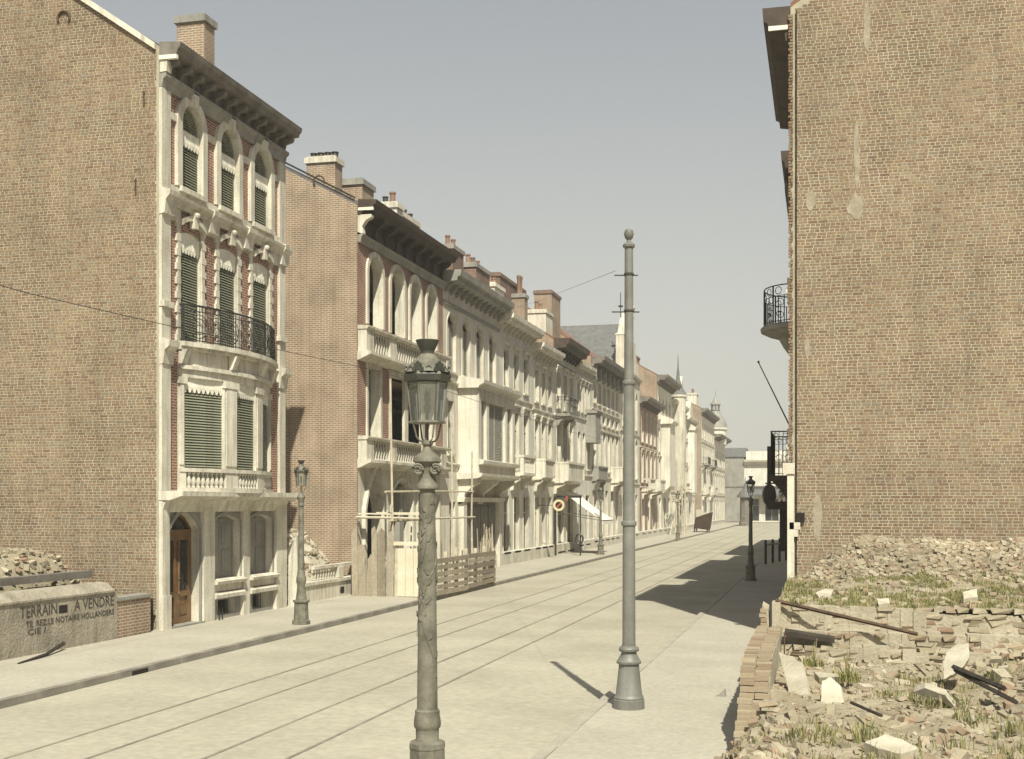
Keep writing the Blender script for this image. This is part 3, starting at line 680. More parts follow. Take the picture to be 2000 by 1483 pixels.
M().prof(f2, [(0, 12.35), (.1, 12.35), (.14, 12.55), (.22, 12.62), (0, 12.7)], -.03, w2).build('architrave', 'greystone', H2)
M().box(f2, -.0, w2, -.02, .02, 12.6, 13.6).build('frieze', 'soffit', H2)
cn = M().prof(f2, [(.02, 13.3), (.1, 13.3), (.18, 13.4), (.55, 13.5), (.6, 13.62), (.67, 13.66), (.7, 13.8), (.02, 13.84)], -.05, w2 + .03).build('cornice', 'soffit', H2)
M().box(f2, -.07, .02, .025, .58, 13.44, 13.54).build('cornice_end_board', 'lath', cn)
bm = M().prof(Fr((0, 0, 0)), [(.02, -.62), (.1, -.62), (.16, -.3), (.44, -.12), (.48, 0), (.02, 0)], -.08, .08).mesh('bracket', 'soffit')
for k in range(9): inst('bracket', bm, f2(.4 + k * (w2 - .8) / 8, 0, 13.4), cn)
M().prof(f2, [(0, 12.6), (.2, 12.66), (.16, 12.9), (.3, 13.1), (.5, 13.2), (.5, 13.3), (0, 13.3)], -.03, .22).build('cornice_console', 'white', H2)
# two balustraded bands
for (zb, hh, dd) in ((8.52, .92, .42), (4.74, .84, .42)):
    bl = M().prof(f2, [(0, zb - .28), (.1, zb - .25), (dd, zb - .1), (dd + .08, zb - .08), (dd + .08, zb + .02), (0, zb + .04)], -.05, w2).build('balustrade', 'white', H2)
    q = M().prof(f2, [(0, zb + hh - .12), (.34, zb + hh - .12), (.4, zb + hh - .05), (.4, zb + hh), (0, zb + hh + .02)], -.03, w2)
    for a, b in ((.0, .75), (2.5, 3.2), (8.8, 9.5)): q.box(f2, a, b, 0, .32, zb + .02, zb + hh - .12)
    q.build('balustrade_rail', 'white', bl)
    M().box(f2, .7, 9.9, .0, .05, zb + .02, zb + hh - .12).build('balustrade_backing', 'greystone', bl)
    balusters(bl, f2, .8, 2.45, zb + .02, hh - .14, .2, 6); balusters(bl, f2, 3.3, 8.7, zb + .02, hh - .14, .2, 20)
# charred beams seen inside, gothic door niche
for z in (6.9, 7.4, 10.6):
    M().tube([f2(3.0, -1.1, z), f2(9.2, -1.3, z + .15)], .07, 6).build('floor_beam', 'charred', H2)
M().box(f2, .3, 9.7, -3.2, -3.1, 4.9, 12.4).build('dark_lining', 'dark', H2)  # black lining: the darkness of the rooms is put into its colour
M().box(f2, 9.72, 9.8, -3.3, -.45, .1, 12.4).build('dark_lining', 'dark', H2)  # added dark lining, hides the sunlit party wall behind the openings
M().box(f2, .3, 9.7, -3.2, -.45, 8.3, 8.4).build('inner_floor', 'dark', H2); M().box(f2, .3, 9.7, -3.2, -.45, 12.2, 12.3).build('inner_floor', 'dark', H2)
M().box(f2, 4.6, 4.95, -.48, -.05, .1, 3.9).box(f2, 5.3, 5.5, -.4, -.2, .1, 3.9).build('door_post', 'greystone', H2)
M().box(f2, .3, 9.7, -2.4, -2.3, .1, 4.6).build('back_room_wall', 'dark', H2)  # near black to paint in the shade of the back room
c = Fr((0, Y2 - .02, 0), (-1, 0), (0, -1)); p0 = Vector((-17.25, Y2 - .03, 14.55))
M().tube([p0 + Vector((.2 * math.cos(a), 0, .2 * math.sin(a))) for a in [x * .35 - .4 for x in range(13)]], .03, 6).build('wall_anchor', 'rust', H2)
M().tube([(XL - .1, Y2 - .04, 13.9), (-20.5, Y2 - .04, 16.35)], .035, 5).build('verge_flashing', 'iron', H2)
chimney(H2, -18.2, -17.1, 42.3, 43.0, 13.8, 15.75, 'brick_wall', 'white', 4, .2, 'x', 'iron')
chimney(H2, -17.5, -16.4, 43.2, 44.4, 13.6, 15.12, 'brick_wall', 'greystone')
chimney(H2, -17.2, -16.6, 47.6, 48.3, 13.8, 15.3, 'cream', 'white', 1, .45)
chimney(H2, -18.5, -17.9, 50.3, 54.4, 13., 16.0, 'cream', 'cream', 5, .3, 'y', 'iron')

# ------------------------------------------------------------------ the row of houses beyond
t, fr = house('pale stone house with louvred shutters and a boxed oriel behind the board fence', 51.25, 60.75, 13.2, [(.7, 3.3, 1, dict(a=.6, b=2.2, w=1.0, sur=0)), (5.4, 7.7, 1, dict(a=.3, b=1.9, w=.8, lou=1)), (8.98, 11.15, 4, dict(a=.1, b=9.3, w=1.25, rise=.4, lou=1))],
              'cream', cd=.78, ch=.65, cm='greystone', rise=2.6, frieze='greystone')
# projecting oriel
o1 = Fr(fr(0, 0, 0)); orl = M()
a, b, dp, z0, z1 = 2.3, 9.0, .95, 4.5, 8.35
fo = Fr(fr(0, dp, 0)); wlo, rvo = M(), M()
oo = [op(2.75, 3.65, 5.2, 7.85), op(4.05, 7.1, 5.2, 7.85), op(7.5, 8.5, 5.2, 7.85)]
wall_open(fo, a, b, z0, z1, oo, wlo, rvo, .2)
wlo.quad(fr(a, 0, z0), fr(a, dp, z0), fr(a, dp, z1), fr(a, 0, z1)); wlo.quad(fr(b, 0, z0), fr(b, dp, z0), fr(b, dp, z1), fr(b, 0, z1)); wlo.quad(fr(a, 0, z0), fr(b, 0, z0), fr(b, dp, z0), fr(a, dp, z0))
wlo.v += rvo.v and []; k = len(wlo.v); wlo.v += rvo.v; wlo.f += [tuple(i + k for i in q) for q in rvo.f]
wlo.prof(fr, [(0, 8.35), (dp + .05, 8.35), (dp + .1, 8.45), (dp + .3, 8.55), (dp + .32, 8.7), (0, 8.9)], a - .25, b + .25)
wlo.prof(fr, [(0, 4.3), (dp, 4.35), (dp + .2, 4.45), (dp + .22, 4.58), (0, 4.6)], a - .2, b + .2)
wlo.prof(fr, [(dp, 4.95), (dp + .22, 5.0), (dp + .24, 5.15), (dp, 5.2)], a - .02, b + .1)
orx = wlo.build('oriel', 'cream', t)
for q in oo: louvre(orx, fo, q, -.15)
for e in (a + .05, b - .4, (a + b) / 2 - .2): M().prof(fr, [(0, 3.2), (.2, 3.25), (.3, 3.7), (dp * .8, 4.05), (dp, 4.15), (dp, 4.34), (0, 4.34)], e, e + .35).build('corbel', 'cream', orx)
sh = M().plate(fr, [(3.0, .6), (8.6, .6), (8.6, 3.3), (3.0, 3.3)], -.02, .03).build('shopfront', 'greywood', t)
for k in range(4): M().box(fr, 3.05 + k * 1.4, 4.3 + k * 1.4, .03, .07, .7, 3.1).build('shop_shutter', 'greywood', sh)
M().box(fr, 2.35, 2.85, 0, .25, .1, 3.3).box(fr, 8.7, 9.2, 0, .25, .1, 3.3).prof(fr, [(0, 3.3), (.3, 3.3), (.36, 3.5), (0, 3.55)], 2.2, 9.4).build('shop_pilasters', 'cream', t)
chimney(t, -18.4, -17.6, 60.9 - 2.2, 60.6, 13.2, 15.9, 'brick_dark', 'greystone', 2, .5)

WHT = dict(hood=1, rise=.15)
t, fr = house('white three bay house with hooded windows beside the oriel', 60.75, 68.0, 12.75, [(.75, 3.6, 3, dict(w=1.15)), (5.0, 8.05, 3, dict(w=1.15, hood=1)), (9.2, 11.1, 3, dict(w=1.05, hood=1))], 'pale', cd=.75, ch=.55, cm='cream', rise=2.4)
stone_balcony(t, fr, 2.2, 5.0, 4.85, .75, .9, 'cream', 8)
chimney(t, -18.3, -17.2, 61.5, 64.2, 12.7, 15.5, 'brick_dark', 'greystone', 3, .5)
chimney(t, -18.2, -17.3, 65.6, 67.7, 12.7, 15.2, 'cream', 'cream', 2, .5)
t, fr = house('white house with closed stone balcony left of the canvas awning', 68.0, 73.9, 12.2, [(.75, 3.6, 3, dict(w=1.0)), (5.0, 7.9, 3, dict(w=.95, hood=1)), (9.0, 10.8, 3, dict(w=.9, hood=1))], 'cream', cd=.7, ch=.55, cm='cream', rise=3.4, rm='tile')
stone_balcony(t, fr, .4, 3.0, 4.85, .7, .9, 'white', 7, True)
chimney(t, -19.2, -18.2, 70.2, 76.5, 12, 16.6, 'brick_dark', 'brick_dark')
chimney(t, -18.2, -17.4, 73.0, 73.8, 12, 15.8, 'brick_wall', 'greystone', 2, 1.1)
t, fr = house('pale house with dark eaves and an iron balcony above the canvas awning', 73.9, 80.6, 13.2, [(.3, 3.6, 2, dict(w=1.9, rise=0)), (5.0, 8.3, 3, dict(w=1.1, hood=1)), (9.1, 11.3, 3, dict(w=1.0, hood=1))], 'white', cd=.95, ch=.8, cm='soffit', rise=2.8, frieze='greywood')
iron_balcony(t, fr, .5, 3.4, 8.7, .85, 1.0); stone_balcony(t, fr, -.2, 5.0, 4.75, .95, 1., 'white', 14, True)
chimney(t, -18.6, -17.2, 78.0, 80.0, 13, 15.6, 'cream', 'white', 2, .6)
GREYH, gfr = t, fr
t, fr = house('narrow pale house with small square oriel behind the tram pole', 80.6, 86.4, 12.6, [(.5, 3.8, 2, dict(w=1.4)), (5.6, 8.0, 3, dict(w=.9)), (9.4, 11.2, 4, dict(w=.7, hood=1))], 'pale', cd=.4, ch=.6, cm='white', rise=4.2)
M().box(fr, 3.6, 5.6, 0, .7, 7.4, 9.4).prof(fr, [(0, 9.4), (.8, 9.4), (.85, 9.55), (0, 9.7)], 3.5, 5.7).build('oriel', 'greystone', t)
chimney(t, -19., -17.8, 82.5, 85.4, 13, 17.6, 'brick_wall', 'brick_dark'); chimney(t, -19.6, -18.6, 86, 88.8, 13, 18.0, 'brick_wall', 'brick_dark')
t, fr = house('long cream house with a row of attic loggias under a grey cornice', 86.4, 98.9, 13.55, [(.6, 4.2, 5, dict(w=1.2)), (5.6, 8.5, 6, dict(w=1.15, rise=.15)), (9.0, 9.7, 6, dict(w=1.3, sur=0, rows=())), (10.4, 11.7, 6, dict(w=1.1, rise=.25))], 'cream', cd=.95, ch=.7, cm='greywood', rise=3.6, rm='tile', frieze='cream')
for k in range(7): M().box(fr, .3 + k * 1.98, .6 + k * 1.98, 0, .3, 12.0, 12.9).build('attic_pilaster', 'greystone', t)
stone_balcony(t, fr, 8.2, 11.6, 5.1, .9, .95, 'white', 8, True); stone_balcony(t, fr, .1, 4.0, 5.1, .5, .8, 'greystone', 8, True)
# gabled neo-gothic front
t, fr = house('neo gothic house with pinnacled gable and iron finial behind the tram pole', 98.9, 110., 14.2, [(.6, 4.0, 3, dict(w=1.4)), (5.4, 8.4, 3, dict(w=1.3, rise=.4)), (9.6, 12.2, 3, dict(w=1.2, rise=.6, kind='point'))], 'white', cd=.3, ch=.4, cm='white', rise=.2)
gw = M().plate(fr, [(.2, 14.1), (10.9, 14.1), (10.2, 15.4), (9.0, 15.4), (8.6, 17), (7.4, 17), (6.8, 19.2), (4.3, 19.2), (3.7, 17), (2.5, 17), (2.1, 15.4), (.9, 15.4)], -.5, .02).build('stepped_gable', 'white', t)
M().hexa([(-15.9, 98.95, 14.1), (-25, 98.95, 14.1), (-15.9, 109.9, 14.1), (-25, 109.9, 14.1), (-15.9, 104.2, 18.3), (-25, 104.2, 18.3), (-15.9, 104.6, 18.3), (-25, 104.6, 18.3)]).build('steep_roof', 'slate', t)
for s_, zt in ((.35, 18.1), (5.5, 21.)):
    p = M().box(fr, s_ - .35, s_ + .35, -.3, .35, 12.6 if zt < 20 else 18.8, zt - 1.4); q = fr(s_, .02, zt - 1.4)
    p.lathe(q, [(.55, 0), (.5, .12), (.3, .16), (.05, 1.4)], 4, math.pi / 4); pn = p.build('pinnacle', 'white', t)
    M().tube([fr(s_, .02, zt - .1), fr(s_, .02, zt + 2.)], .035, 5).lathe(fr(s_, .02, zt + .9), [(.03, -.1), (.22, -.03), (.22, .03), (.03, .1)], 8).build('finial', 'iron', pn)
t, fr = house('brick and stone house with a lower cornice beyond the tram pole', 110., 121.8, 12.7, [(.6, 3.8, 3, dict(w=1.6)), (5.2, 7.8, 4, dict(w=1.1, hood=1)), (8.8, 11.2, 4, dict(w=1.1, rise=.3))], 'brick_red', cd=.9, ch=.6, cm='greywood', rise=3.2)
stone_balcony(t, fr, 1.2, 4.6, 4.6, .8, .9, 'white', 8); stone_balcony(t, fr, 6.6, 10.6, 4.6, 1.0, .9, 'cream', 8, True)
chimney(t, -18.6, -17.6, 113, 115.5, 13, 16.8, 'brick_wall', 'greystone', 2, .5)
t, fr = house('tall white house with a wide grey cornice and brick gable end', 121.8, 133.9, 15.8, [(.6, 3.8, 3, dict(w=1.6)), (5.0, 7.6, 4, dict(w=1.1, hood=1)), (8.4, 10.6, 4, dict(w=1.1, rise=.2)), (11.6, 13.6, 4, dict(w=1.1, rise=.3))], 'cream', cd=1.05, ch=.7, cm='greywood', rise=2.6)
chimney(t, -19.2, -17.9, 122.6, 124.6, 15.5, 17.8, 'brick_wall', 'brick_dark')
M().box(fr, 3.2, 7.4, 0, .9, 5., 11.2).prof(fr, [(0, 11.2), (1.1, 11.2), (1.3, 11.45), (1.3, 11.6), (0, 12.1)], 2.9, 7.7).prof(fr, [(0, 4.2), (.3, 4.4), (.9, 5.0), (0, 5.0)], 3.2, 7.4).build('oriel', 'cream', t)
t, fr = house('ornate stone house with a slim corner turret and needle spire', 133.9, 147.5, 14.4, [(.6, 3.8, 4, dict(w=1.4)), (5.0, 7.6, 5, dict(w=1.0, hood=1)), (8.4, 10.6, 5, dict(w=1.0, rise=.3)), (11.4, 13.0, 5, dict(w=.9, rise=.3))], 'white', cd=.5, ch=.6, cm='white', rise=3.4, rm='slate')
tw = M().lathe(fr(3.4, .3, 4.4), [(.2, 0), (.8, .9), (.85, 10.4), (1.0, 10.5), (1.0, 10.7)], 10).build('turret', 'white', t, 40)
M().lathe(fr(3.4, .3, 15.1), [(1.0, 0), (.5, .8), (.22, 1.7), (.07, 3.2), (.03, 4.4)], 10).build('spire', 'slate', tw, 40)
stone_balcony(t, fr, 7.2, 11., 4.7, .8, .9, 'white', 8)
dm = M().plate(fr, [(8.0, 14.2), (11.4, 14.2), (11.4, 16), (9.7, 17.8), (8.0, 16)], -.4, .1).build('dormer_gable', 'white', t)
t, fr = house('white house with a round dormer beside the fenced gap', 147.5, 158.5, 13.6, [(.6, 3.6, 4, dict(w=1.3)), (4.8, 7.2, 4, dict(w=1.1, hood=1)), (8.2, 10.2, 4, dict(w=1.1)), (11., 12.4, 4, dict(w=1.))], 'pale', cd=.6, ch=.6, cm='cream', rise=3.0, rm='slate')
M().box(fr, 2.6, 5.4, 0, .8, 4.6, 12.).prof(fr, [(0, 12.), (.9, 12.), (1., 12.3), (0, 13.)], 2.4, 5.6).build('oriel', 'pale', t)
M().plate(fr, [(6.5 + 1.5 * math.cos(x), 13.9 + 1.9 * math.sin(x)) for x in [k * math.pi / 10 for k in range(11)]], -1., .05).build('dormer', 'white', t)
t, fr = house('tall cream house with an exposed brick flank beyond the gap', 166.8, 187.2, 15.9, [(.6, 3.8, 5, dict(w=1.5)), (5.0, 7.6, 6, dict(w=1.2, hood=1)), (8.8, 11., 6, dict(w=1.2)), (12, 14., 6, dict(w=1.1))], 'cream', cd=.8, ch=.7, cm='greywood', rise=2.4, pm='brick_wall')
for k, a in enumerate((2.0, 12.6)): iron_balcony(t, fr, a, a + 4, 8.6, .8, .9, scroll=False); stone_balcony(t, fr, a, a + 4, 4.7, .8, .9, 'white', 8, True)
chimney(t, -17.6, -16.4, 166.9, 169.4, 15, 17.9, 'cream', 'white', 2, .6)
t, fr = house('corner house with a domed turret at the end of the row', 187.2, 207.8, 13.6, [(.6, 3.8, 5, dict(w=1.8)), (5.0, 7.6, 6, dict(w=1.2, hood=1)), (9., 11.2, 6, dict(w=1.2))], 'white', cd=1.1, ch=.6, cm='greywood', rise=2.2, rm='slate')
tb = M().lathe((-16.4, 196.5, 12.4), [(1.7, 0), (1.7, 2.2), (1.95, 2.35), (1.95, 2.6)], 16).build('turret', 'cream', t, 40)
M().lathe((-16.4, 196.5, 15.0), [(1.85, 0), (1.75, .5), (1.5, 1.2), (1.1, 1.9), (.75, 2.5), (.7, 2.7), (.8, 2.75)], 16).build('dome', 'zinc', tb, 50)
ln = M()
for k in range(8): an = k * math.pi / 4; ln.tube([(-16.4 + .6 * math.cos(an), 196.5 + .6 * math.sin(an), 17.7), (-16.4 + .6 * math.cos(an), 196.5 + .6 * math.sin(an), 18.6)], .08, 5)
ln.lathe((-16.4, 196.5, 18.6), [(.85, 0), (.85, .12), (.5, .5), (.25, 1.0), (.1, 1.3), (.04, 2.2)], 12); ln.build('lantern', 'zinc', tb, 40)

# building closing the view, kiosk
t = thing('public_building', 'pale public building with long dark canopy closing the street', 'building', (-10, 226, 0))
fe = Fr((-19, 226, 0), (1, 0), (0, -1)); eo = [op(2 + 3.4 * k, 4.4 + 3.4 * k, .2, 4.2) for k in range(7)]
wl, rv = M(), M(); wall_open(fe, 0, 26, 0, 11., eo, wl, rv, .4); wl.build('facade_wall', 'pale', t); rv.build('window_reveals', 'white', t)
for q in eo: window(t, fe, q, -.3, 1, (.7,))
M().prof(fe, [(0, 10.2), (.3, 10.2), (.9, 10.7), (1., 11.), (0, 11.1)], 5.2, 26).build('cornice', 'white', t)
M().box(fe, 5.5, 26, -8, -.1, 11., 12.6).build('attic_wall', 'pale', t)
M().box(fe, 0.2, 5.2, -9, .25, 0.1, 11.6).build('pavilion_wall', 'greystone', t)
M().prof(fe, [(-9, 11.6), (.5, 11.6), (.1, 13.2), (-8, 13.2)], 0, 5.5).build('pavilion_roof', 'slate', t)
M().prof(fe, [(0, 4.9), (2.6, 4.7), (2.6, 5.0), (0, 5.9)], 5.6, 26).build('canopy', 'slate', t)
M().prof(fe, [(0, 6.1), (.35, 6.2), (.35, 6.4), (0, 6.45)], .2, 26).build('string_course', 'greywood', t)
M().box(fe, 0.1, 25.9, -9, -8.9, 0, 11.5).build('back_wall', 'pale', t)
k_ = thing('kiosk', 'slim dark kiosk with a pointed roof at the far end of the street', 'kiosk', (-11.2, 186, .1))
M().lathe((-11.2, 186, .1), [(.9, 0), (.9, .4), (.75, .5), (.75, 4.), (.95, 4.1)], 8).build('drum', 'greywood', k_)
M().lathe((-11.2, 186, 4.2), [(1.2, 0), (1.1, .25), (.7, .9), (.3, 1.3), (.12, 2.0), (.02, 3.0)], 8).build('pointed_roof', 'slate', k_)

# ------------------------------------------------------------------ houses on the right (their fronts face away from the view)
def flank_house(label, y0, y1, zc, cd, m, n=3, ze=None):
    fl = [(1.0, 3.4, n, dict(w=1.1)), (5.0, 7.6, n, dict(w=1.1)), (8.6, 11., n, dict(w=1.1))]
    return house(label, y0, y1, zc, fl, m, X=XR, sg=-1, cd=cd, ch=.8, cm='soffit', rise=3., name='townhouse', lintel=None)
YR = 29.75
H6, fr6 = flank_house('brick corner house with a great bare brick flank above the rubble plot', YR, 37.6, 14.75, .62, 'brick_red')
fk = Fr((XR + .1, YR - .02, 0), (1, 0), (0, -1))
m = M().quad((XR, YR - .005, 0), (8.64, YR - .005, 0), (8.64, YR - .005, 14.7), (3.94, YR - .005, 17.7), (XR, YR - .005, 14.7)); mo = m.build('flank_wall', 'mortar', H6)
brickface(mo, fk, 9.2, 17.6, lambda u, z: z < 14.62 + (u if u < 4.7 else 9.4 - u) * .63, lambda u, z: u < 1.55 and 3.0 < z < 5.2, seed=9, d0=-.0115, zmin=.8)
qf = Fr((XR - .02, YR - .06, 0), (1, 0), (0, -1)); q = M(); z = 4.4; k = 0
brickface(mo, Fr((XR - .045, YR - .03, 0), (1, 0), (0, -1)), .105, 14.5, lambda u, z: True, lambda u, z: False, seed=4, d0=.03, zmin=4.1)
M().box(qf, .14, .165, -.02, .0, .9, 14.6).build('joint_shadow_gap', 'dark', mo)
q = M().box(qf, -.05, .1, .0, .06, .3, 4.0).box(qf, -.15, .12, .0, .1, 3.9, 4.15).box(qf, .0, .24, .0, .06, 2.62, 2.78).box(qf, .0, .2, .0, .055, 2.45, 2.62)
q.build('stone_plinth_edge', 'white', H6)
M().box(qf, .16, .34, .0, .03, 2.78, 3.0).build('socket_hole', 'dark', H6)
for (u, z, ww, hh) in ((1.35, 10.0, .17, .55), (1.38, 11.2, .06, 1.6), (.35, 10.2, .1, .5), (1.6, 14.1, .08, 1.2), (.5, 2.9, .1, 1.1), (.28, 6.8, .06, .5)):
    P = [(u + ww * math.cos(x) * (1 + .4 * noise.noise((x * 2, z, u))), z + hh * .5 * math.sin(x) * (1 + .5 * noise.noise((x * 3, u, z)))) for x in [k * .4 for k in range(16)]]
    M().plate(fk, P, -.02, -.004).build('plaster_smear', 'smear', mo)
M().box(Fr((XR, YR, 0), (0, 1), (-1, 0)), -.03, .02, .06, .5, 14.2, 14.3).build('cornice_end_board', 'lath', H6)
h7, fr7 = flank_house('brick house with a round iron balcony next to the bare flank', 37.6, 41.9, 13.0, .35, 'brick_red', 2)
def round_balcony(parent, fr, c, r0, zf, h=1.12):
    bl = M(); n = 16
    sh = lambda rr, z: [fr(c + rr * 1.25 * math.cos(x), rr * math.sin(x), z) for x in [math.pi * k / n for k in range(n + 1)]]
    L_ = [sh(r0 * a, z) for a, z in ((1., zf), (1.06, zf - .06), (1.04, zf - .16), (.85, zf - .26), (.55, zf - .36), (.42, zf - .62), (.2, zf - .95), (.05, zf - 1.05))]
    for p, q in zip(L_, L_[1:]):
        for i in range(n): bl.quad(p[i], p[i + 1], q[i + 1], q[i])
    bl.add(L_[0], [tuple(range(n + 1))]); b_ = bl.build('balcony', 'greystone', parent, 35)
    r = M(); rr = r0 * .95
    f = lambda x, z: fr(c + rr * 1.25 * math.cos(x), rr * math.sin(x), zf + z)
    for z, t in ((.06, .014), (h * .72, .012), (h, .02)): r.tube([f(math.pi * k / 20, z) for k in range(21)], t, 5)
    for k in range(17): x = math.pi * k / 16; r.tube([f(x, 0), f(x, h * .72 if k % 4 else h)], .016 if k % 4 else .024, 4)
    for k in range(8):
        x0 = math.pi * (k + .5) / 8
        for zz, q in ((h * .86, .11), (h * .5, .1), (h * .25, .07)): r.tube([f(x0 + q / rr * math.cos(y), zz + q * math.sin(y)) for y in [j * .63 for j in range(11)]], .012, 4)
    r.build('railing', 'iron', b_)
round_balcony(h7, fr7, 1.6, 1.08, 8.6)
h8, fr8 = flank_house('house with a dark box balcony and a flagpole on the shaded side', 41.9, 46.6, 14.75, .6, 'brick_red', 2)
iron_balcony(h8, fr8, .3, 3.8, 4.15, 1.0, 1.45, 'soffit'); M().prof(fr8, [(0, 2.9), (.25, 3.0), (.6, 3.6), (.95, 3.99), (0, 3.99)], .5, 3.6).build('balcony_bracket', 'soffit', h8)
h9, fr9 = flank_house('house with projecting cornice throwing the second stepped shadow', 46.6, 60., 14.75, .62, 'brick_red', 4)
M().box(fr9, 2.0, 5.2, 0, 1.35, 3.0, 3.3).box(fr9, 2.0, 2.15, 1.2, 1.35, 3.3, 5.4).box(fr9, 2.4, 2.9, .2, .9, 1.4, 3.0).build('porch_canopy', 'soffit', h9)
flank_house('lower house on the shaded side between two tall ones', 60., 68., 12.6, .4, 'brick_red', 3)
flank_house('tall house on the shaded side throwing the third stepped shadow', 68., 86., 14.6, .6, 'cream', 4)
flank_house('row house on the shaded side before the end of the street', 86., 104., 12.4, .5, 'brick_red', 4)
fp = thing('flagpole', 'bare thin flagpole slanting out over the shaded pavement', 'flagpole', (XR - .05, 42.6, 5.0))
M().tube([(XR - .02, 42.6, 5.1), (-2.05, 41.0, 7.75)], .028, 6, .016).build('staff', 'iron', fp); M().lathe((-2.05, 41.0, 7.72), [(.0, 0), (.05, .04), (.0, .1)], 8).build('knob', 'iron', fp)
M().box(Fr((XR, 42.6, 0), (0, 1), (-1, 0)), -.08, .08, -.01, .1, 4.98, 5.18).build('bracket', 'iron', fp)
sgn = thing('hanging_sign', 'round enamel sign hung edge on under the dark balcony', 'sign', (-1.9, 49, 3.4))
M().tube([(XR, 49, 4.0), (-2.2, 49, 4.0)], .03, 5).build('sign_arm', 'iron', sgn)
pp = Fr((-2.05, 49, 3.55), (.55, .83), (.83, -.55)); M().plate(pp, [(.42 * math.cos(x), .42 * math.sin(x)) for x in [k * math.pi / 10 for k in range(20)]], -.03, .03).build('sign_disc', 'greystone', sgn)

# ------------------------------------------------------------------ awning and enamel sign on the grey house
aw = thing('shop_awning', 'white canvas awning let down over a shop doorway on the left pavement', 'awning', (XL, 75, 3.8))
p = [gfr(2.2, .1, 4.0), gfr(6.2, .1, 4.0), gfr(2.2, 2.6, 2.2), gfr(6.2, 2.6, 2.2)]
cv = M(); n = 10
for k in range(n):
    z = lambda t: -.10 * math.sin(t * math.pi)
    a, b = k / n, (k + 1) / n; L = lambda i, j, t: tuple(p[i][c_] + (p[j][c_] - p[i][c_]) * t + (z(t) if c_ == 2 else 0) for c_ in range(3))
    cv.quad(L(0, 2, a), L(1, 3, a), L(1, 3, b), L(0, 2, b))
    cv.quad(tuple(q + (.02 if i == 2 else 0) for i, q in enumerate(L(0, 2, a))), tuple(q + (.02 if i == 2 else 0) for i, q in enumerate(L(1, 3, a))), tuple(q + (.02 if i == 2 else 0) for i, q in enumerate(L(1, 3, b))), tuple(q + (.02 if i == 2 else 0) for i, q in enumerate(L(0, 2, b))))
cv.build('awning_cloth', 'canvas', aw)
M().plate(Fr(gfr(0, 2.6, 0)), [(2.2, 2.21), (6.2, 2.21), (6.2, 1.95), (2.2, 1.95)], -.01, .01).build('awning_fringe', 'canvas', aw)
M().tube([gfr(2.25, .05, 2.6), gfr(2.25, 2.6, 2.18)], .02, 5).tube([gfr(5.85, .05, 2.6), gfr(6.15, 2.6, 2.18)], .02, 5).tube([gfr(2.2, 2.6, 2.19), gfr(6.2, 2.6, 2.19)], .025, 5).build('awning_arms', 'iron', aw)
es = thing('enamel_sign', 'round cream ring sign with a red bar fixed beside the awning', 'sign', (-14.6, 69.3, 3.1))
pp = Fr((-14.6, 69.6, 3.14), (.97, .25), (.25, -.97)); ci = lambda r_: [(r_ * math.cos(x), r_ * math.sin(x)) for x in [k * math.pi / 12 for k in range(24)]]
M().plate(pp, ci(.2), -.02, .015).build('sign_back', 'dark', es); M().ring(pp, ci(.33), ci(.2), -.02, .03).build('sign_ring', 'cream_e', es)
M().plate(pp, [(-.17, -.1), (-.1, -.17), (.17, .1), (.1, .17)], .016, .03).build('sign_bar', 'red', es)
M().tube([(XL, 69.7, 3.14), (-14.85, 69.65, 3.14)], .02, 5).build('sign_bracket', 'iron', es)
M().plate(pp, [(.36, .3), (.5, .22), (.52, .5), (.42, .56)], -.01, .01).build('sign_flag', 'red', es)
M().box(W, -15.75, -15.6, 73.6, 73.75, .1, 3.7).box(W, -14.3, -14.22, 74.3, 74.38, .1, 3.7).box(W, -15.7, -14.2, 74.3, 74.4, 3.6, 3.72).build('shop_doorway', 'iron', GREYH)
tag(M().tube([(-14.3 + .22 * math.cos(x), 74.2, 1.1 + .3 * math.sin(x)) for x in [k * .5 for k in range(14)]], .06, 6).build('hose_coil', 'iron', None), 'dark coil hanging on the shop doorway left of the awning', 'coil')

# dark covered cart at the kerb far down
ct = thing('covered_cart', 'dark tarpaulin covered cart standing at the far left kerb', 'cart', (-13.2, 140.9, .1))
M().hexa([(-14.1, 140, .55), (-12.5, 140, .35), (-14.1, 143, .55), (-12.5, 143, .35), (-13.9, 140, 1.7), (-12.2, 140, 2.3), (-13.9, 143, 1.7), (-12.2, 143, 2.3)]).build('tarpaulin', 'tarp', ct)
for y in (140.3, 142.6):
    for x in (-14., -12.6): M().lathe((0, 0, 0), [(.05, -.04), (.42, -.04), (.42, .04), (.05, .04)], 14).build('wheel', 'tarp', ct, o=(0, 0, 0)); wh = C.objects[-1]; wh.rotation_euler = (0, rad(90), 0); wh.location = (x + 13.2, y - 140.9, .42)
# picket fence closing the gap in the far row
pf = thing('picket_fence', 'pale picket fence closing the gap in the far row', 'fence', (-15.7, 158.6, .1))
pm0 = M().box(Fr((0, 0, 0)), 0, .28, -.02, .02, 0, 2.4).mesh('picket', 'newwood')
for k in range(22): inst('picket', pm0, (-15.6, 158.7 + k * .37, .1 + R.uniform(-.08, .05)), pf)
# low barrier on the shaded pavement
br = thing('barrier', 'low wooden barrier of dark posts on the shaded right pavement', 'barrier', (-2, 66, .1))
for k in range(7): M().box(W, -3.0 + k * .3, -2.88 + k * .3, 66 + k * 1.5, 66.14 + k * 1.5, .1, 1.35).build('post', 'charred', br)
M().tube([(-2.94, 66.07, 1.1), (-1.14, 75.07, 1.1)], .06, 5).build('rail', 'stick', br)

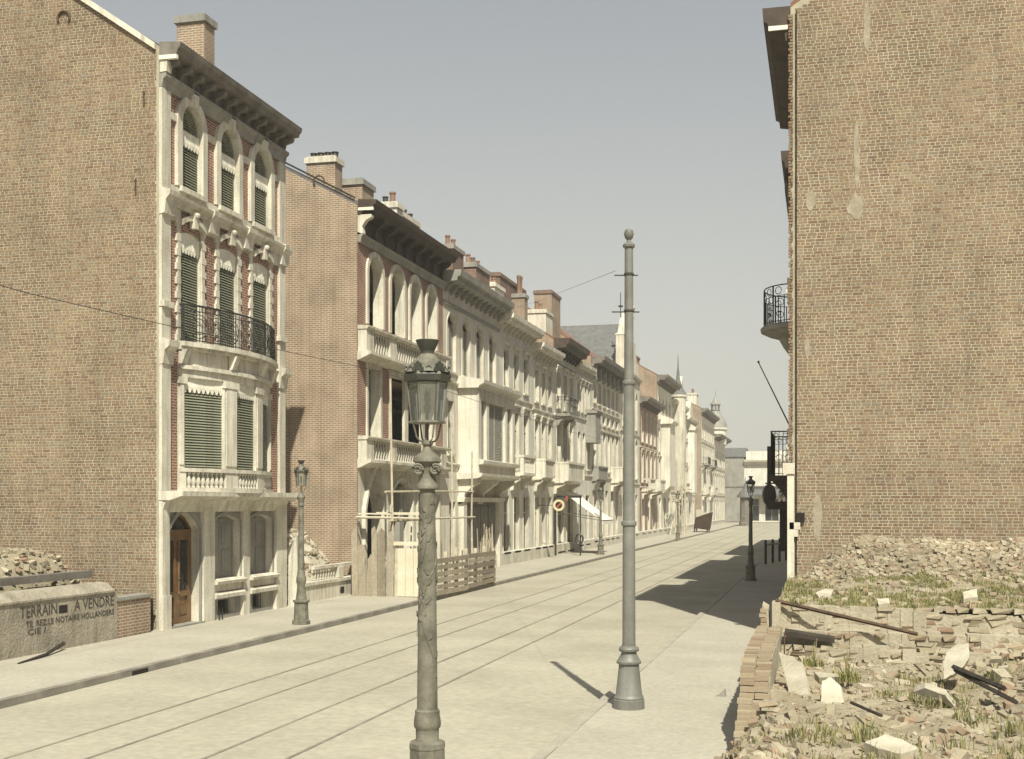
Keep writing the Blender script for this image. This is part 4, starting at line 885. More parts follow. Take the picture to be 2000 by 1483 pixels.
# ------------------------------------------------------------------ street lamps and tram pole
def lantern(root, loc, z, s=1., spin=.35, detail=True, vents=True):
    x, y = loc; n = 6
    top = M().lathe((x, y, z), [(.165 * s, .49 * s), (.19 * s, .50 * s), (.20 * s, .55 * s), (.185 * s, .575 * s)], n, spin).build('lantern_eave', 'lampd', root)
    M().lathe((x, y, z), [(.185 * s, .573 * s), (.15 * s, .64 * s), (.10 * s, .685 * s), (.07 * s, .715 * s), (.058 * s, .73 * s)], 12, spin).build('lantern_roof', 'lampg', root, 40)
    M().lathe((x, y, z), [(.06 * s, .725 * s), (.055 * s, .745 * s), (.062 * s, .76 * s), (.095 * s, .83 * s), (.098 * s, .845 * s), (.07 * s, .845 * s)], 14).build('chimney_vent', 'lampd', root, 40)
    if detail:
        c = M()
        for k in range(n):
            for a, sc_ in ((0, 1.), (.5, .62)):
                an = spin + 2 * math.pi * (k + a) / n; r_ = .178 * s if a == 0 else .160 * s
                cx, cy = x + r_ * math.cos(an), y + r_ * math.sin(an); tx, ty = -math.sin(an), math.cos(an)
                for dx, dz, rr in ((0, .035, .03), (-.035, .015, .022), (.035, .015, .022), (-.022, .05, .018), (.022, .05, .018), (0, .068, .016)):
                    c.plate(Fr((cx, cy, z + .572 * s), (tx, ty), (math.cos(an), math.sin(an))), [((dx + rr * .8 * math.cos(b_)) * s * sc_, (dz + rr * math.sin(b_)) * s * sc_) for b_ in [j_ * math.pi / 4 for j_ in range(8)]], -.006 * s, .008 * s + .004 * dz)
        c.build('palmette_crest', 'lampd', root)
    f = M(); rt, rb = .165 * s, .132 * s; P = lambda r_, k, zz: (x + r_ * math.cos(spin + 2 * math.pi * k / n), y + r_ * math.sin(spin + 2 * math.pi * k / n), z + zz * s)
    for k in range(n): f.tube([P(rb, k, .16), P(rt, k, .49)], .008 * s, 5)
    f.lathe((x, y, z), [(.135 * s, .15 * s), (.155 * s, .155 * s), (.155 * s, .17 * s), (.13 * s, .175 * s)], n, spin); f.build('lantern_frame', 'lampg', root)
    for k in range(n):
        M().quad(P(rb * .98, k, .172), P(rb * .98, k + 1, .172), P(rt * .98, k + 1, .488), P(rt * .98, k, .488)).build('pane', 'glass', root)
    M().lathe((x, y, z), [(.012 * s, 0), (.012 * s, .24 * s), (.03 * s, .25 * s), (.034 * s, .29 * s), (.02 * s, .32 * s), (.03 * s, .345 * s), (.028 * s, .40 * s), (.01 * s, .42 * s)], 8).build('burner', 'mantle', root, 40)
    a = M()
    for k in range(4):
        an = spin + .4 + k * math.pi / 2; a.tube([(x + r_ * s * math.cos(an), y + r_ * s * math.sin(an), z + zz * s) for r_, zz in ((.13, .16), (.115, .10), (.10, .04), (.075, .01), (.04, -.005), (.02, 0))], .008 * s, 5)
    a.build('cradle_arms', 'lampg', root)
def vines(c, z0, z1, r0, r1, seed, k=5):
    m = M(); r = random.Random(seed)
    for j in range(k):
        a0_, tw, zs = r.uniform(0, 6.28), r.choice((-1, 1)) * r.uniform(1.2, 2.6), r.uniform(z0, z0 + (z1 - z0) * .75); L_ = r.uniform(.35, .75)
        P = []
        for q in range(15):
            t = q / 14; z = min(z1, zs + L_ * t); rr = r0 + (r1 - r0) * (z - z0) / (z1 - z0); an = a0_ + tw * t + .15 * math.sin(9 * t)
            P.append((c[0] + (rr + .002) * math.cos(an), c[1] + (rr + .002) * math.sin(an), z))
        m.tube(P, .009, 5, .004)
        for q in (3, 6, 9, 12):
            an0 = math.atan2(P[q][1] - c[1], P[q][0] - c[0]); s_ = r.choice((-1, 1)); rr = math.hypot(P[q][0] - c[0], P[q][1] - c[1])
            L_ = [(c[0] + (rr + o_) * math.cos(an0 + s_ * da), c[1] + (rr + o_) * math.sin(an0 + s_ * da), P[q][2] + dz) for da, dz, o_ in ((0, 0, .002), (.42, .018, .010), (.8, .06, .004), (.38, .06, .012), (.1, .045, .004))]
            m.add(L_, [(0, 1, 3), (1, 2, 3), (0, 3, 4)])
    return m
def volutes(root, x, y, z, s=1.):
    m = M(); yaw = -TH
    ca, sa = math.cos(TH), math.sin(TH)
    for front in (-1, 1):
        for sd in (-1, 1):
            P = []
            for q in range(26):
                t = q / 25; an = t * 4.2 * math.pi; r_ = .042 * (1 - t * .85)
                u = sd * (.062 + r_ * math.cos(an)); zz = r_ * math.sin(an)
                px, py = u * ca - front * .07 * sa, u * sa + front * .07 * ca
                P.append((x + px * s, y + py * s, z + zz * s))
            m.tube(P, .012 * s, 6, .008 * s)
    return m
# near lamp, cut by the bottom of the frame
LX, LY = -3.09, 9.6
l0 = thing('street_lamp', 'nearest gas street lamp with vine covered column and glass lantern', 'street lamp', (LX, LY, .11), 'gas street lamps')
lantern(l0, (LX, LY), 3.70, .965, .38)
M().lathe((LX, LY, 0), [(.03, 3.71), (.045, 3.70), (.045, 3.68), (.028, 3.66), (.05, 3.62), (.085, 3.595), (.108, 3.565), (.112, 3.54), (.088, 3.52), (.07, 3.49), (.066, 3.43), (.075, 3.38), (.085, 3.36), (.092, 3.345), (.092, 3.325), (.075, 3.315)][::-1], 20).build('capital', 'lampg', l0, 35)
volutes(l0, LX, LY, 3.475, 1.12).build('volutes', 'lampg', l0, 40)
M().lathe((LX, LY, 0), [(.062, 3.325), (.064, 3.2), (.07, 2.7), (.077, 2.1), (.083, 1.56), (.084, 1.53)][::-1], 24).build('column', 'lampg', l0, 40)
vines((LX, LY), 1.56, 3.2, .083, .064, 3, 11).build('vine_relief', 'lampg', l0, 40)
M().lathe((LX, LY, 0), [(.086, 1.56), (.10, 1.545), (.098, 1.52), (.106, 1.48), (.11, 1.44), (.106, 1.415), (.094, 1.40), (.093, 1.39), (.092, 1.31), (.098, 1.30)][::-1], 24).build('collar', 'lampg', l0, 35)
M().lathe((LX, LY, 0), [(.12, 1.305), (.15, 1.29), (.152, 1.25), (.146, 1.24), (.15, 1.1), (.16, .9), (.2, .8), (.24, .7), (.24, .62), (.2, .58), (.2, .4), (.28, .3), (.3, .11)][::-1], 8, TH + math.pi / 8).build('pedestal', 'lampg', l0, 25)
# other lamps: one design
def lamp(loc, label, first=None):
    if first:
        c = copy_tree(first); c.location = (loc[0], loc[1], .11); c['label'] = label; return c
    x, y = loc; t = thing('street_lamp', label, 'street lamp', (x, y, .11), 'gas street lamps')
    lantern(t, (x, y), 3.53, .95, .3, True)
    M().lathe((x, y, 0), [(.03, 3.54), (.04, 3.52), (.028, 3.5), (.06, 3.46), (.09, 3.43), (.11, 3.38), (.1, 3.34), (.075, 3.3), (.07, 3.22), (.085, 3.2), (.085, 3.16), (.065, 3.15)][::-1], 14).build('capital', 'lampg', t, 35)
    M().lathe((x, y, 0), [(.06, 3.15), (.068, 2.6), (.076, 2.0), (.082, 1.45)][::-1], 14).build('column', 'lampg', t, 40)
    M().lathe((x, y, 0), [(.085, 1.5), (.1, 1.46), (.1, 1.38), (.125, 1.32), (.128, 1.2), (.1, 1.1), (.105, 1.05), (.14, .76), (.145, .72)][::-1], 14).build('collar', 'lampg', t, 35)
    M().lathe((x, y, 0), [(.15, .74), (.215, .72), (.22, .68), (.18, .65), (.185, .4), (.2, .22), (.235, .2), (.24, .11)][::-1], 8, .2).build('pedestal', 'lampg', t, 25)
    vines((x, y), 1.5, 3.1, .082, .06, 8, 6).build('vine_relief', 'lampg', t, 40)
    return t
L1 = lamp((-13.1, 30.1), 'gas street lamp on the left pavement beside the tall brick house')
lamp((-13.3, 75.9), 'gas street lamp on the left pavement in front of the awning', L1)
lamp((-12.35, 109.3), 'small distant gas lamp on the left pavement before the scaffolding', L1)
lamp((-2.88, 51.4), 'dark gas street lamp standing in shade on the right pavement', L1)
lamp((-2.86, 88.5), 'farther gas lamp in the shade beside the white plinth edge', L1)
# tram pole
PX, PY = -2.87, 18.85
tp = thing('tram_pole', 'tall grey tram pole with ringed shaft and ball finial', 'tram pole', (PX, PY, .11))
M().lathe((PX, PY, .11), [(.24, 0), (.235, .14), (.222, .15), (.228, .17), (.215, .19), (.2, .22), (.155, .64), (.155, .68)], 24).build('base', 'pole', tp, 35)
M().lathe((PX, PY, .11), [(.155, .68), (.185, .69), (.19, .72), (.17, .74), (.16, .76), (.115, .84), (.115, .86), (.15, .88), (.156, .91), (.14, .94), (.105, .96), (.105, .98)], 24).build('base_collar', 'pole', tp, 35)
M().lathe((PX, PY, .11), [(.1, .96), (.094, 2.8)], 20).build('lower_shaft', 'pole', tp, 35); M().lathe((PX, PY, .11), [(.094, 2.78), (.115, 2.8), (.12, 2.83), (.112, 2.86), (.09, 2.87)], 20).build('ring', 'pole', tp, 35)
M().lathe((PX, PY, .11), [(.09, 2.86), (.083, 4.95)], 20).build('middle_shaft', 'pole', tp, 35); M().lathe((PX, PY, .11), [(.083, 4.93), (.1, 4.95), (.104, 4.98), (.098, 5.01), (.072, 5.02)], 20).build('ring', 'pole', tp, 35)
M().lathe((PX, PY, .11), [(.072, 5.01), (.064, 7.05)], 20).build('upper_shaft', 'pole', tp, 35)
M().lathe((PX, PY, .11), [(.064, 7.03), (.09, 7.05), (.095, 7.08), (.07, 7.11), (.035, 7.13), (.032, 7.16), (.06, 7.19), (.076, 7.25), (.06, 7.31), (.03, 7.325), (.0, 7.33)], 16).build('finial', 'pole', tp, 40)
tp.scale = (1, 1, .99)
for z, L_ in ((6.62, .22), (6.06, .26)):
    M().tube([(PX - L_ * .97, PY - L_ * .24, z + .11), (PX + L_ * .6, PY + L_ * .15, z + .11)], .011, 5).lathe((PX, PY, z + .1), [(.07, 0), (.078, .01), (.078, .035), (.07, .045)], 14).build('wire_clamp', 'lampd', tp)
ow = tag(M().tube([(PX - .2, PY - .05, 6.73), (-9.2, 40.2, 9.85), (-15.3, 61.2, 13.0)], .0035, 4).build('span_wire', 'iron', None), 'thin span wire running from the tram pole to the left houses', 'wire')
WP = ((6., 7.0), (14.5, 6.78), (18.6, 6.75), (22.8, 6.84), (28.9, 7.0), (33.9, 7.16), (40.7, 7.24), (50.4, 7.13), (63.1, 7.0), (75, 7.1))
wp = [(-13.0, y, z) for y, z in WP]
tag(M().tube(wp, .008, 4).build('overhead_wire', 'iron', None), 'long sagging overhead wire crossing in front of the brick flanks', 'wire')

# ------------------------------------------------------------------ hoarding, scaffold and boards before the gutted house
hd = thing('plank_hoarding', 'ragged hoarding of upright weathered planks across the pavement', 'fence', (-15.3, 39.7, .11))
fh = Fr((-15.45, 39.75, .11), (.998, -.06), (-.06, -.998)); u = 0.
while u < 1.62:
    ww = R.uniform(.17, .3); h_ = R.uniform(1.25, 1.7) + (.9 if R.random() < .3 else 0); sk = R.uniform(-.06, .06)
    M().plate(fh, [(u, 0), (u + ww - .015, 0), (u + ww - .015 + sk, h_ - R.uniform(0, .2)), (u + ww * .55 + sk, h_ + .05), (u + sk + .01, h_ - R.uniform(0, .3))], R.uniform(-.03, .0), R.uniform(.015, .03)).build('plank', 'plank', hd); u += ww
for z in (.45, 1.15): M().box(fh, 0, 1.6, -.12, -.04, z, z + .1).build('rail', 'plank', hd)
hp = thing('site_door', 'pale boarded site door with a lintel board beside the plank hoarding', 'door', (-13.7, 39.65, .11))
for k in range(4): M().box(fh, 1.66 + k * .285, 1.66 + k * .285 + .27, 0, .03, .02, 1.62).build('plank', 'newwood', hp)
M().box(fh, 1.55, 2.88, -.05, .1, 1.72, 1.84).build('lintel_board', 'newwood', hp); M().box(fh, 1.57, 1.65, -.06, .02, 0, 1.72).box(fh, 2.8, 2.9, -.06, .02, 0, 1.75).build('door_post', 'stick', hp)
bf = thing('board_fence', 'fence of rough horizontal boards on posts round the building site', 'fence', (-12.5, 39.7, .11))
fb = Fr((-12.55, 39.75, .11))
for k in range(7): M().box(fb, k * 1.25, k * 1.25 + .1, -.06, .06, 0, 1.35 + R.uniform(-.15, .25)).build('post', 'stick', bf)
for j in range(6):
    for a, b in ((0, 3.7), (3.78, 7.6)):
        z = .05 + j * .215 + R.uniform(-.02, .02); tl = R.uniform(-.05, .05); h_ = R.uniform(.13, .19)
        P = [fb(a, .07, z), fb(b, .07, z + tl), fb(a, .10, z), fb(b, .10, z + tl), fb(a, .07, z + h_), fb(b, .07, z + tl + h_), fb(a, .1, z + h_), fb(b, .1, z + tl + h_)]
        M().hexa(P).build('board', 'plank', bf)
lb = thing('lath_bundle', 'bundle of thin upright laths standing at the end of the board fence', 'laths', (-12.75, 47.3, .11))
for k in range(30):
    x, y = -12.75 + R.uniform(-.3, .25), 47.3 + R.uniform(-.45, .55); h_ = R.uniform(1.5, 2.5)
    M().tube([(x, y, .12), (x + R.uniform(-.14, .14), y + R.uniform(-.16, .16), h_)], .018, 5, .013).build('lath', 'stick' if k % 3 else 'plank', lb)
sf = thing('scaffold', 'rough timber pole scaffold lashed in front of the gutted house', 'scaffold', (-14.4, 40.6, .11))
def pole(a, b, r_=.045, n='pole'): M().tube([a, [(p + q) / 2 + R.uniform(-.03, .03) for p, q in zip(a, b)], b], r_, 7, r_ * .8).build(n, 'stick', sf)
pole((-14.3, 40.7, .1), (-14.45, 40.75, 7.5)); pole((-14.2, 43.6, .1), (-14.25, 43.6, 6.0)); pole((-14.2, 47.2, .1), (-14.2, 47.2, 6.4)); pole((-14.2, 50.2, .1), (-14.2, 50.2, 5.4))
pole((-15.7, 40.75, 2.75), (-13.3, 40.7, 2.7), .05, 'cross_pole'); pole((-14.35, 40.3, 2.62), (-14.2, 50.6, 2.66), .045, 'cross_pole'); pole((-14.5, 40.4, 3.62), (-14.2, 50.4, 3.72), .04, 'cross_pole')
for k, (a, b) in enumerate((((-15.7, 40.9, 2.85), (-13.2, 40.8, 2.83)), ((-15.2, 41.4, 2.88), (-13.3, 41.3, 2.86)), ((-14.9, 41.8, 2.84), (-13.2, 41.7, 2.9)))):
    M().hexa([(a[0], a[1], a[2]), (b[0], b[1], b[2]), (a[0], a[1] + .26, a[2]), (b[0], b[1] + .26, b[2]), (a[0], a[1], a[2] + .045), (b[0], b[1], b[2] + .045), (a[0], a[1] + .26, a[2] + .045), (b[0], b[1] + .26, b[2] + .045)]).build('deck_board', 'newwood', sf)
pole((-14.9, 41.0, .1), (-14.5, 41.2, 2.9), .04, 'brace'); pole((-13.9, 41.2, .2), (-14.3, 42.6, 2.7), .035, 'brace')
fs = thing('scaffold', 'far tangle of scaffold poles in front of the turreted house', 'scaffold', (-13.8, 128, .11))
for k in range(16):
    x, y = R.uniform(-15.4, -13.4), R.uniform(124, 139); q = (x + R.uniform(-.8, .8), y + R.uniform(-1.5, 1.5), R.uniform(3.5, 6.5)) if k % 3 else (x, y + 5, R.uniform(3, 5)); z = .1 if k % 3 else q[2]
    M().tube([(x, y, z), q], .06, 5).build('pole', 'stick', fs)

# ------------------------------------------------------------------ rubble helpers
def fbm(x, y, s=1.): return noise.noise((x * s, y * s, 1.3)) + .5 * noise.noise((x * s * 2.1, y * s * 2.1, 4.1)) + .25 * noise.noise((x * s * 4.3, y * s * 4.3, 7.7))
def rock(r, sx, sy, sz, brick=False):
    j = (lambda: 1) if brick else (lambda: r.uniform(.55, 1.12))
    return [(x * sx * j(), y * sy * j(), z * sz * j()) for z in (-.5, .5) for y in (-.5, .5) for x in (-.5, .5)]
def scatter(m, r, n, gen, smin, smax, hf, lift=.3, bricks=.3):
    from mathutils import Euler
    for _ in range(n):
        x, y = gen(r); s = smin * (smax / smin) ** (r.random() ** 2.2); b = r.random() < bricks
        p = rock(r, .21, .1, .065, True) if b else rock(r, s, s * r.uniform(.55, 1), s * r.uniform(.3, .65))
        e = Euler((r.gauss(0, .28), r.gauss(0, .28), r.uniform(0, 6.28))).to_matrix(); c_ = Vector((x, y, hf(x, y) + (s if not b else .07) * lift * r.uniform(.2, 1)))
        m.hexa([tuple(e @ Vector(q) + c_) for q in p])
def hfield(hf, x0, x1, y0, y1, nx, ny):
    m = M()
    for j in range(ny + 1):
        for i in range(nx + 1): x, y = x0 + (x1 - x0) * i / nx, y0 + (y1 - y0) * j / ny; m.v.append((x, y, hf(x, y)))
    for j in range(ny):
        for i in range(nx): k = j * (nx + 1) + i; m.f.append((k, k + 1, k + nx + 2, k + nx + 1))
    return m
def blades(m, r, n, gen, hf, h0, h1, wd=.012):
    for _ in range(n):
        x, y = gen(r); z = hf(x, y); an = r.uniform(0, 6.28); h = r.uniform(h0, h1); l_ = r.uniform(.1, .6) * h; dx, dy = math.cos(an), math.sin(an); w_ = wd * r.uniform(.6, 1.4)
        m.add([(x - dy * w_, y + dx * w_, z - .02), (x + dy * w_, y - dx * w_, z - .02), (x + dx * l_ * .4 + dy * w_ * .7, y + dy * l_ * .4 - dx * w_ * .7, z + h * .6), (x + dx * l_, y + dy * l_, z + h), (x + dx * l_ * .4 - dy * w_ * .7, y + dy * l_ * .4 + dx * w_ * .7, z + h * .6)], [(0, 1, 2, 4), (4, 2, 3)])
# ------------------------------------------------------------------ plot on the right
YW = 21.3
def sm(a, b, x): t = max(0, min(1, (x - a) / (b - a))); return t * t * (3 - 2 * t)
def hr(x, y):
    if y > YW:
        b = 1.48 + .06 * fbm(x, y, 1.3) + .22 * sm(23, 28.5, y) * sm(-.6, .6, x)
        pk = sm(26.8, 29.2, y) * sm(-.7, 1.0, x) * .66 * (1 + .2 * fbm(x, 3., .9))
        return b + pk + .05 * fbm(x + 9, y, 3.) - .5 * sm(-.45, -.85, x) * 0
    b = .66 + .12 * fbm(x, y, .8) + .05 * fbm(x, y, 2.7)
    b += .35 * sm(1.6, 3.6, x) * sm(13, 17, y) + .18 * sm(14, 10, y)
    edge = sm(-1.25, -.6, x) if y < 15.6 else 1
    return .08 + (b - .08) * edge if y < 15.6 else b
lot = M()
q = hfield(hr, -1.3, 9, 3, 15.6, 70, 84); lot.add(q.v, q.f); q = hfield(hr, -.75, 9, 15.6, YW - .02, 66, 46); lot.add(q.v, q.f); q = hfield(hr, -.8, 9, YW + .02, YR + .1, 66, 56); lot.add(q.v, q.f)
struct(lot, 'plot_ground', 'earth', 50)
r = random.Random(11)
rb = M()
scatter(rb, r, 7000, lambda r: (r.uniform(-.6, 6), 26.9 + 2.7 * r.random() ** .7), .03, .16, hr, .3, .2)
scatter(rb, r, 170, lambda r: (r.uniform(.2, 6), 26.8 + 2.7 * r.random() ** .6), .12, .26, hr, .3, .1)
scatter(rb, r, 2600, lambda r: (r.uniform(-.7, 6), r.uniform(YW + .1, 27.2)), .02, .13, hr, .2, .1)
scatter(rb, r, 5200, lambda r: (r.uniform(-.75, 5), r.uniform(10.5, YW)), .018, .13, hr, .2, .06)
scatter(rb, r, 450, lambda r: (r.uniform(.9, 4.5), r.uniform(11.5, 17.)), .05, .18, hr, .2, .1)
scatter(rb, r, 9000, lambda r: (r.uniform(-.75, 5), r.uniform(10.5, YW)), .008, .035, hr, .4, 0)
scatter(rb, r, 160, lambda r: (r.uniform(2.2, 4.5), r.uniform(16, 20.)), .1, .34, hr, .6, .3)
scatter(rb, r, 1600, lambda r: (r.uniform(-1.25, -.4), r.uniform(9, 15.5)), .02, .16, hr, .3, .15)
rbo = rb.build('rubble', 'rubble', None); rbo['kind'] = 'stuff'; rbo['label'] = 'heaps of broken stone and brick rubble on the right plot'; rbo['category'] = 'rubble'
gs = M(); r = random.Random(5)
def clump(r, x0, x1, y0, y1, th=.0):
    while 1:
        x, y = r.uniform(x0, x1), r.uniform(y0, y1)
        if fbm(x * 1.3, y * 1.3, 1.) > th: return x, y
blades(gs, r, 25000, lambda r: clump(r, -.75, 6, YW + .1, 27.4, .02), hr, .03, .11, .006)
blades(gs, r, 900, lambda r: clump(r, -.8, .3, 22, 29.5, -.1), hr, .04, .14, .006)
blades(gs, r, 3000, lambda r: clump(r, .3, 5, 10.5, 19, .3), hr, .05, .2, .008)
blades(gs, r, 1500, lambda r: clump(r, 1.2, 4, 11, 15, .15), hr, .06, .26, .007)
blades(gs, r, 900, lambda r: clump(r, -1.2, .2, 10, 15, .2), hr, .04, .15, .008)
go = gs.build('grass', 'grass', None); go['kind'] = 'stuff'; go['label'] = 'patchy weeds and grass on the rubble plot'; go['category'] = 'grass'
# perimeter wall (brick topped) and ragged stone retaining wall
pwall = thing('low_wall', 'low broken brick wall along the right pavement edge of the plot', 'wall', (-.9, 14.5, 0))
m = M(); n = 28
for k in range(n):
    y = 15.3 + (YW - 15.3) * k / n; y2 = 15.3 + (YW - 15.3) * (k + 1) / n; h_ = 1.15 * (.3 + .7 * sm(15.0, 17.4, y)) + .03 * fbm(y, 2, 3); m.box(W, -1.06 + .01 * R.random(), -.68, y, y2, 0, h_)
m.build('wall_core', 'mortar_wall', pwall)
bmesh_ = [M().box(W, 0, a, 0, b, 0, .062).mesh('brick', 'dusty') for a, b in ((.185, .108), (.1, .22), (.18, .22))]
cnt = 0
for k in range(58):
    y = 15.4 + k * .118
    if y > YW - .15: break
    h_ = 1.12 * (.3 + .7 * sm(15.0, 17.4, y)) + .03 * fbm(y, 2, 3)
    for x in (-1.065, -.873): inst('brick', bmesh_[0], (x + R.uniform(-.014, .014), y, h_ + R.uniform(-.02, .012)), pwall, (R.uniform(-.05, .05), R.uniform(-.05, .05), R.uniform(-.08, .08)))
for k in range(30):
    y = 15.5 + k * .228
    if y > YW - .2: break
    h_ = 1.12 * (.3 + .7 * sm(15.0, 17.4, y))
    for j in range(5):
        z = h_ - .08 - j * .073
        if z > .1: inst('brick', bmesh_[1], (-1.068 + R.uniform(0, .006), y + (.11 if j % 2 else 0), z), pwall)
rw = thing('retaining_wall', 'ragged masonry retaining wall stepping across the rubble plot', 'wall', (2, YW, 0))
fw_ = Fr((-.8, YW, 0), (1, 0), (0, -1))
m = M(); n = 50
for k in range(n):
    a, b = k * .2, (k + 1) * .2; zt = 1.5 - .1 * sm(1.5, 4, a) + .06 * fbm(a, 5, 2.); d1 = .03 * fbm(a, 8, 3.)
    m.box(fw_, a, b, -.35, d1, .3, zt); m.box(fw_, a, b, 0, .3 + .06 * fbm(a, 1, 2.), .3, 1.12 + .05 * fbm(a, 11, 2.5)); m.box(fw_, a, b, .2, .55 + .1 * fbm(a, 3, 2.), .3, .9 + .06 * fbm(a, 17, 2.5))
m.build('wall_core', 'mortar_wall', rw)
st_m = [M() for _ in range(8)]; rr = random.Random(2)
for mm in st_m: mm.hexa(rock(rr, 1, 1, 1))
st_m = [mm.mesh('stone', 'rubble') for mm in st_m]
nst = 0
for (dz0, dz1, d_) in ((1.14, 1.46, .0), (.92, 1.08, .3), (.66, .88, .55)):
    z = dz0
    while z < dz1:
        u = -.05 + rr.uniform(0, .1)
        hh = rr.uniform(.07, .1)
        while u < 6.2 and nst < 295:
            l_ = rr.uniform(.16, .34)
            if rr.random() < .8: inst('stone', rr.choice(st_m), fw_(u + l_ / 2, d_ - .078 + rr.uniform(-.02, .02), z + hh / 2), rw, (rr.uniform(-.06, .06), rr.uniform(-.05, .05), rr.uniform(-.08, .08)), (l_ * 1.0, .2, hh * 1.0)); nst += 1
            u += l_ + .01
        z += hh + .012
pr_ = thing('ruined_pier', 'small ruined brick pier at the end of the low wall', 'pier', (-.8, YW - .05, 1.1))
M().hexa([(-1.02, YW - .1, .9), (-.88, YW - .1, .9), (-1.02, YW + .35, .9), (-.88, YW + .35, .9), (-1.0, YW - .06, 1.52), (-.9, YW - .1, 1.45), (-1.0, YW + .3, 1.56), (-.9, YW + .3, 1.5)]).build('pier_face', 'mortar_wall', pr_)
for k in range(5): inst('brick', bmesh_[1], (-1.04 + R.uniform(-.01, .02), YW - .12 + R.uniform(-.02, .02), 1.1 + k * .075), pr_)
M().box(W, -.84, -.7, YW - .12, YW + .3, .9, 1.58).build('pier_core', 'mortar_wall', pr_)
tag(M().tube([(-.78, YW - .06, 1.60), (1.42, YW - .66, 1.16)], .035, 4, .03).build('iron_beam', 'rust', None), 'rusty iron bar lying aslant across the ragged retaining wall', 'iron bar')
tag(M().tube([(-.62, YW - .75, .75), (-.62, YW - .72, 1.14)], .012, 5).build('iron_rod', 'rust', None), 'thin upright iron rod below the low wall end', 'iron rod')
tag(M().hexa([(-.62, YW - .62, 1.08), (.16, YW - .6, .98), (-.62, YW - .4, 1.10), (.16, YW - .38, 1.), (-.62, YW - .62, 1.16), (.16, YW - .6, 1.05), (-.62, YW - .4, 1.18), (.16, YW - .38, 1.07)]).build('charred_board', 'charred', None), 'charred board lodged in the ledge below the iron bar', 'board')
def G(px, py, z):
    u, t = px - 1000, (EYE - z) / (py - 985); s_, c_ = math.sin(TH), math.cos(TH); return Vector(((-FPX * s_ + u * c_) * t, (FPX * c_ + u * s_) * t, z))
def slab(label, pts, th, name='plaster_slab', mt='plaster', cat='slab', back=(0, .25, -.97)):
    n = len(pts); c_ = sum(pts, Vector()) / n; nr = Vector()
    for p, q in zip(pts, pts[1:] + pts[:1]): nr += (p - c_).cross(q - c_)
    nr.normalize(); ey = Vector((0, 0, EYE)); rq = random.Random(n * 7 + int(th * 1000))
    pts = [ey + (p - ey) * ((c_ - ey).dot(nr) / (p - ey).dot(nr)) for p in pts]; fine = []     # true flat faces with chipped edges
    for p, q in zip(pts, pts[1:] + pts[:1]):
        for t in (0, .33, .66):
            v = p.lerp(q, t); o_ = (c_ - v) * rq.uniform(-.03, .07) * (1 if t else .3); fine.append(v + o_)
    pts = fine; n = len(pts); b = Vector(back).normalized() * th; m = M()
    m.add([tuple(p) for p in pts] + [tuple(p + b) for p in pts], [(i, (i + 1) % n, (i + 1) % n + n, i + n) for i in range(n)] + [tuple(range(n)), tuple(range(n, 2 * n))[::-1]])
    c_ = sum((p for p in pts), Vector()) / n; return tag(m.build(name, mt, None, o=tuple(c_)), label, cat)
slab('large broken white slab leaning upright beside the low wall', [G(1521, 1273, 1.12), G(1548, 1282, 1.1), G(1566, 1294, 1.06), G(1576, 1330, .84), G(1584, 1382, .62), G(1562, 1374, .62), G(1546, 1378, .6), G(1533, 1320, .86)], .09, back=(.25, .9, -.35))
slab('smaller pale slab leaning right of the large white slab', [G(1606, 1330, .95), G(1622, 1322, .97), G(1641, 1338, .9), G(1648, 1372, .7), G(1626, 1380, .64), G(1602, 1376, .66)], .12, back=(.2, .9, -.35))
slab('flat triangular white slab on the ground at the lower edge', [G(1688, 1450, .86), G(1728, 1434, .9), G(1762, 1444, .9), G(1795, 1462, .84), G(1760, 1473, .8), G(1715, 1462, .82)], .14)
slab('tall pale plaster lump against the ragged wall', [G(1842, 1300, .95), G(1848, 1274, 1.12), G(1868, 1258, 1.22), G(1892, 1256, 1.24), G(1893, 1284, 1.08), G(1884, 1300, 1.0), G(1862, 1318, .86), G(1842, 1328, .78)], .22, back=(.1, .95, -.3))
slab('arched fragment of pale masonry above a dark hollow', [G(1784, 1352, .86), G(1806, 1344, .92), G(1846, 1358, .9), G(1866, 1382, .8), G(1852, 1380, .76), G(1836, 1364, .83), G(1806, 1362, .82)], .28, back=(.1, .9, .1), name='masonry_fragment')
slab('pale flat stone beside the small leaning slab', [G(1590, 1312, .86), G(1634, 1316, .88), G(1640, 1322, .84), G(1600, 1324, .8)], .1, name='flat_stone')
slab('flat pale stone in the grass by the retaining wall', [G(1712, 1170, 1.62), G(1736, 1168, 1.62), G(1738, 1178, 1.56), G(1716, 1181, 1.56)], .16, name='flat_stone')
slab('square pale block in the grass at the right', [G(1880, 1156, 1.72), G(1908, 1150, 1.74), G(1910, 1166, 1.62), G(1882, 1170, 1.62)], .2, name='stone_block')
slab('whitish lump in the grass near the flank corner', [G(1592, 1158, 1.62), G(1612, 1150, 1.66), G(1628, 1152, 1.66), G(1622, 1166, 1.56), G(1600, 1168, 1.56)], .16, name='plaster_lump')
bp = lambda a, b: (tuple(a), tuple(b))
for (x0, y0, z0, x1, y1, z1, rr_, lab) in ((1862, 1303, 1.05, 1962, 1345, .98, .035, 'upper of two charred beams sticking from the rubble'), (1866, 1310, 1.0, 1985, 1372, .9, .03, 'lower of two charred beams sticking from the rubble')):
    a, b = G(x0, y0, z0), G(x1, y1, z1); tag(M().tube([tuple(a), tuple(b)], rr_, 4).build('charred_beam', 'charred', None), lab, 'beam')
a, b = G(1786, 1298, .86), G(1808, 1320, .74); tag(M().tube([tuple(a), tuple(b)], .014, 5).build('iron_scrap', 'charred', None), 'short black iron scrap on the bare slope', 'iron scrap')
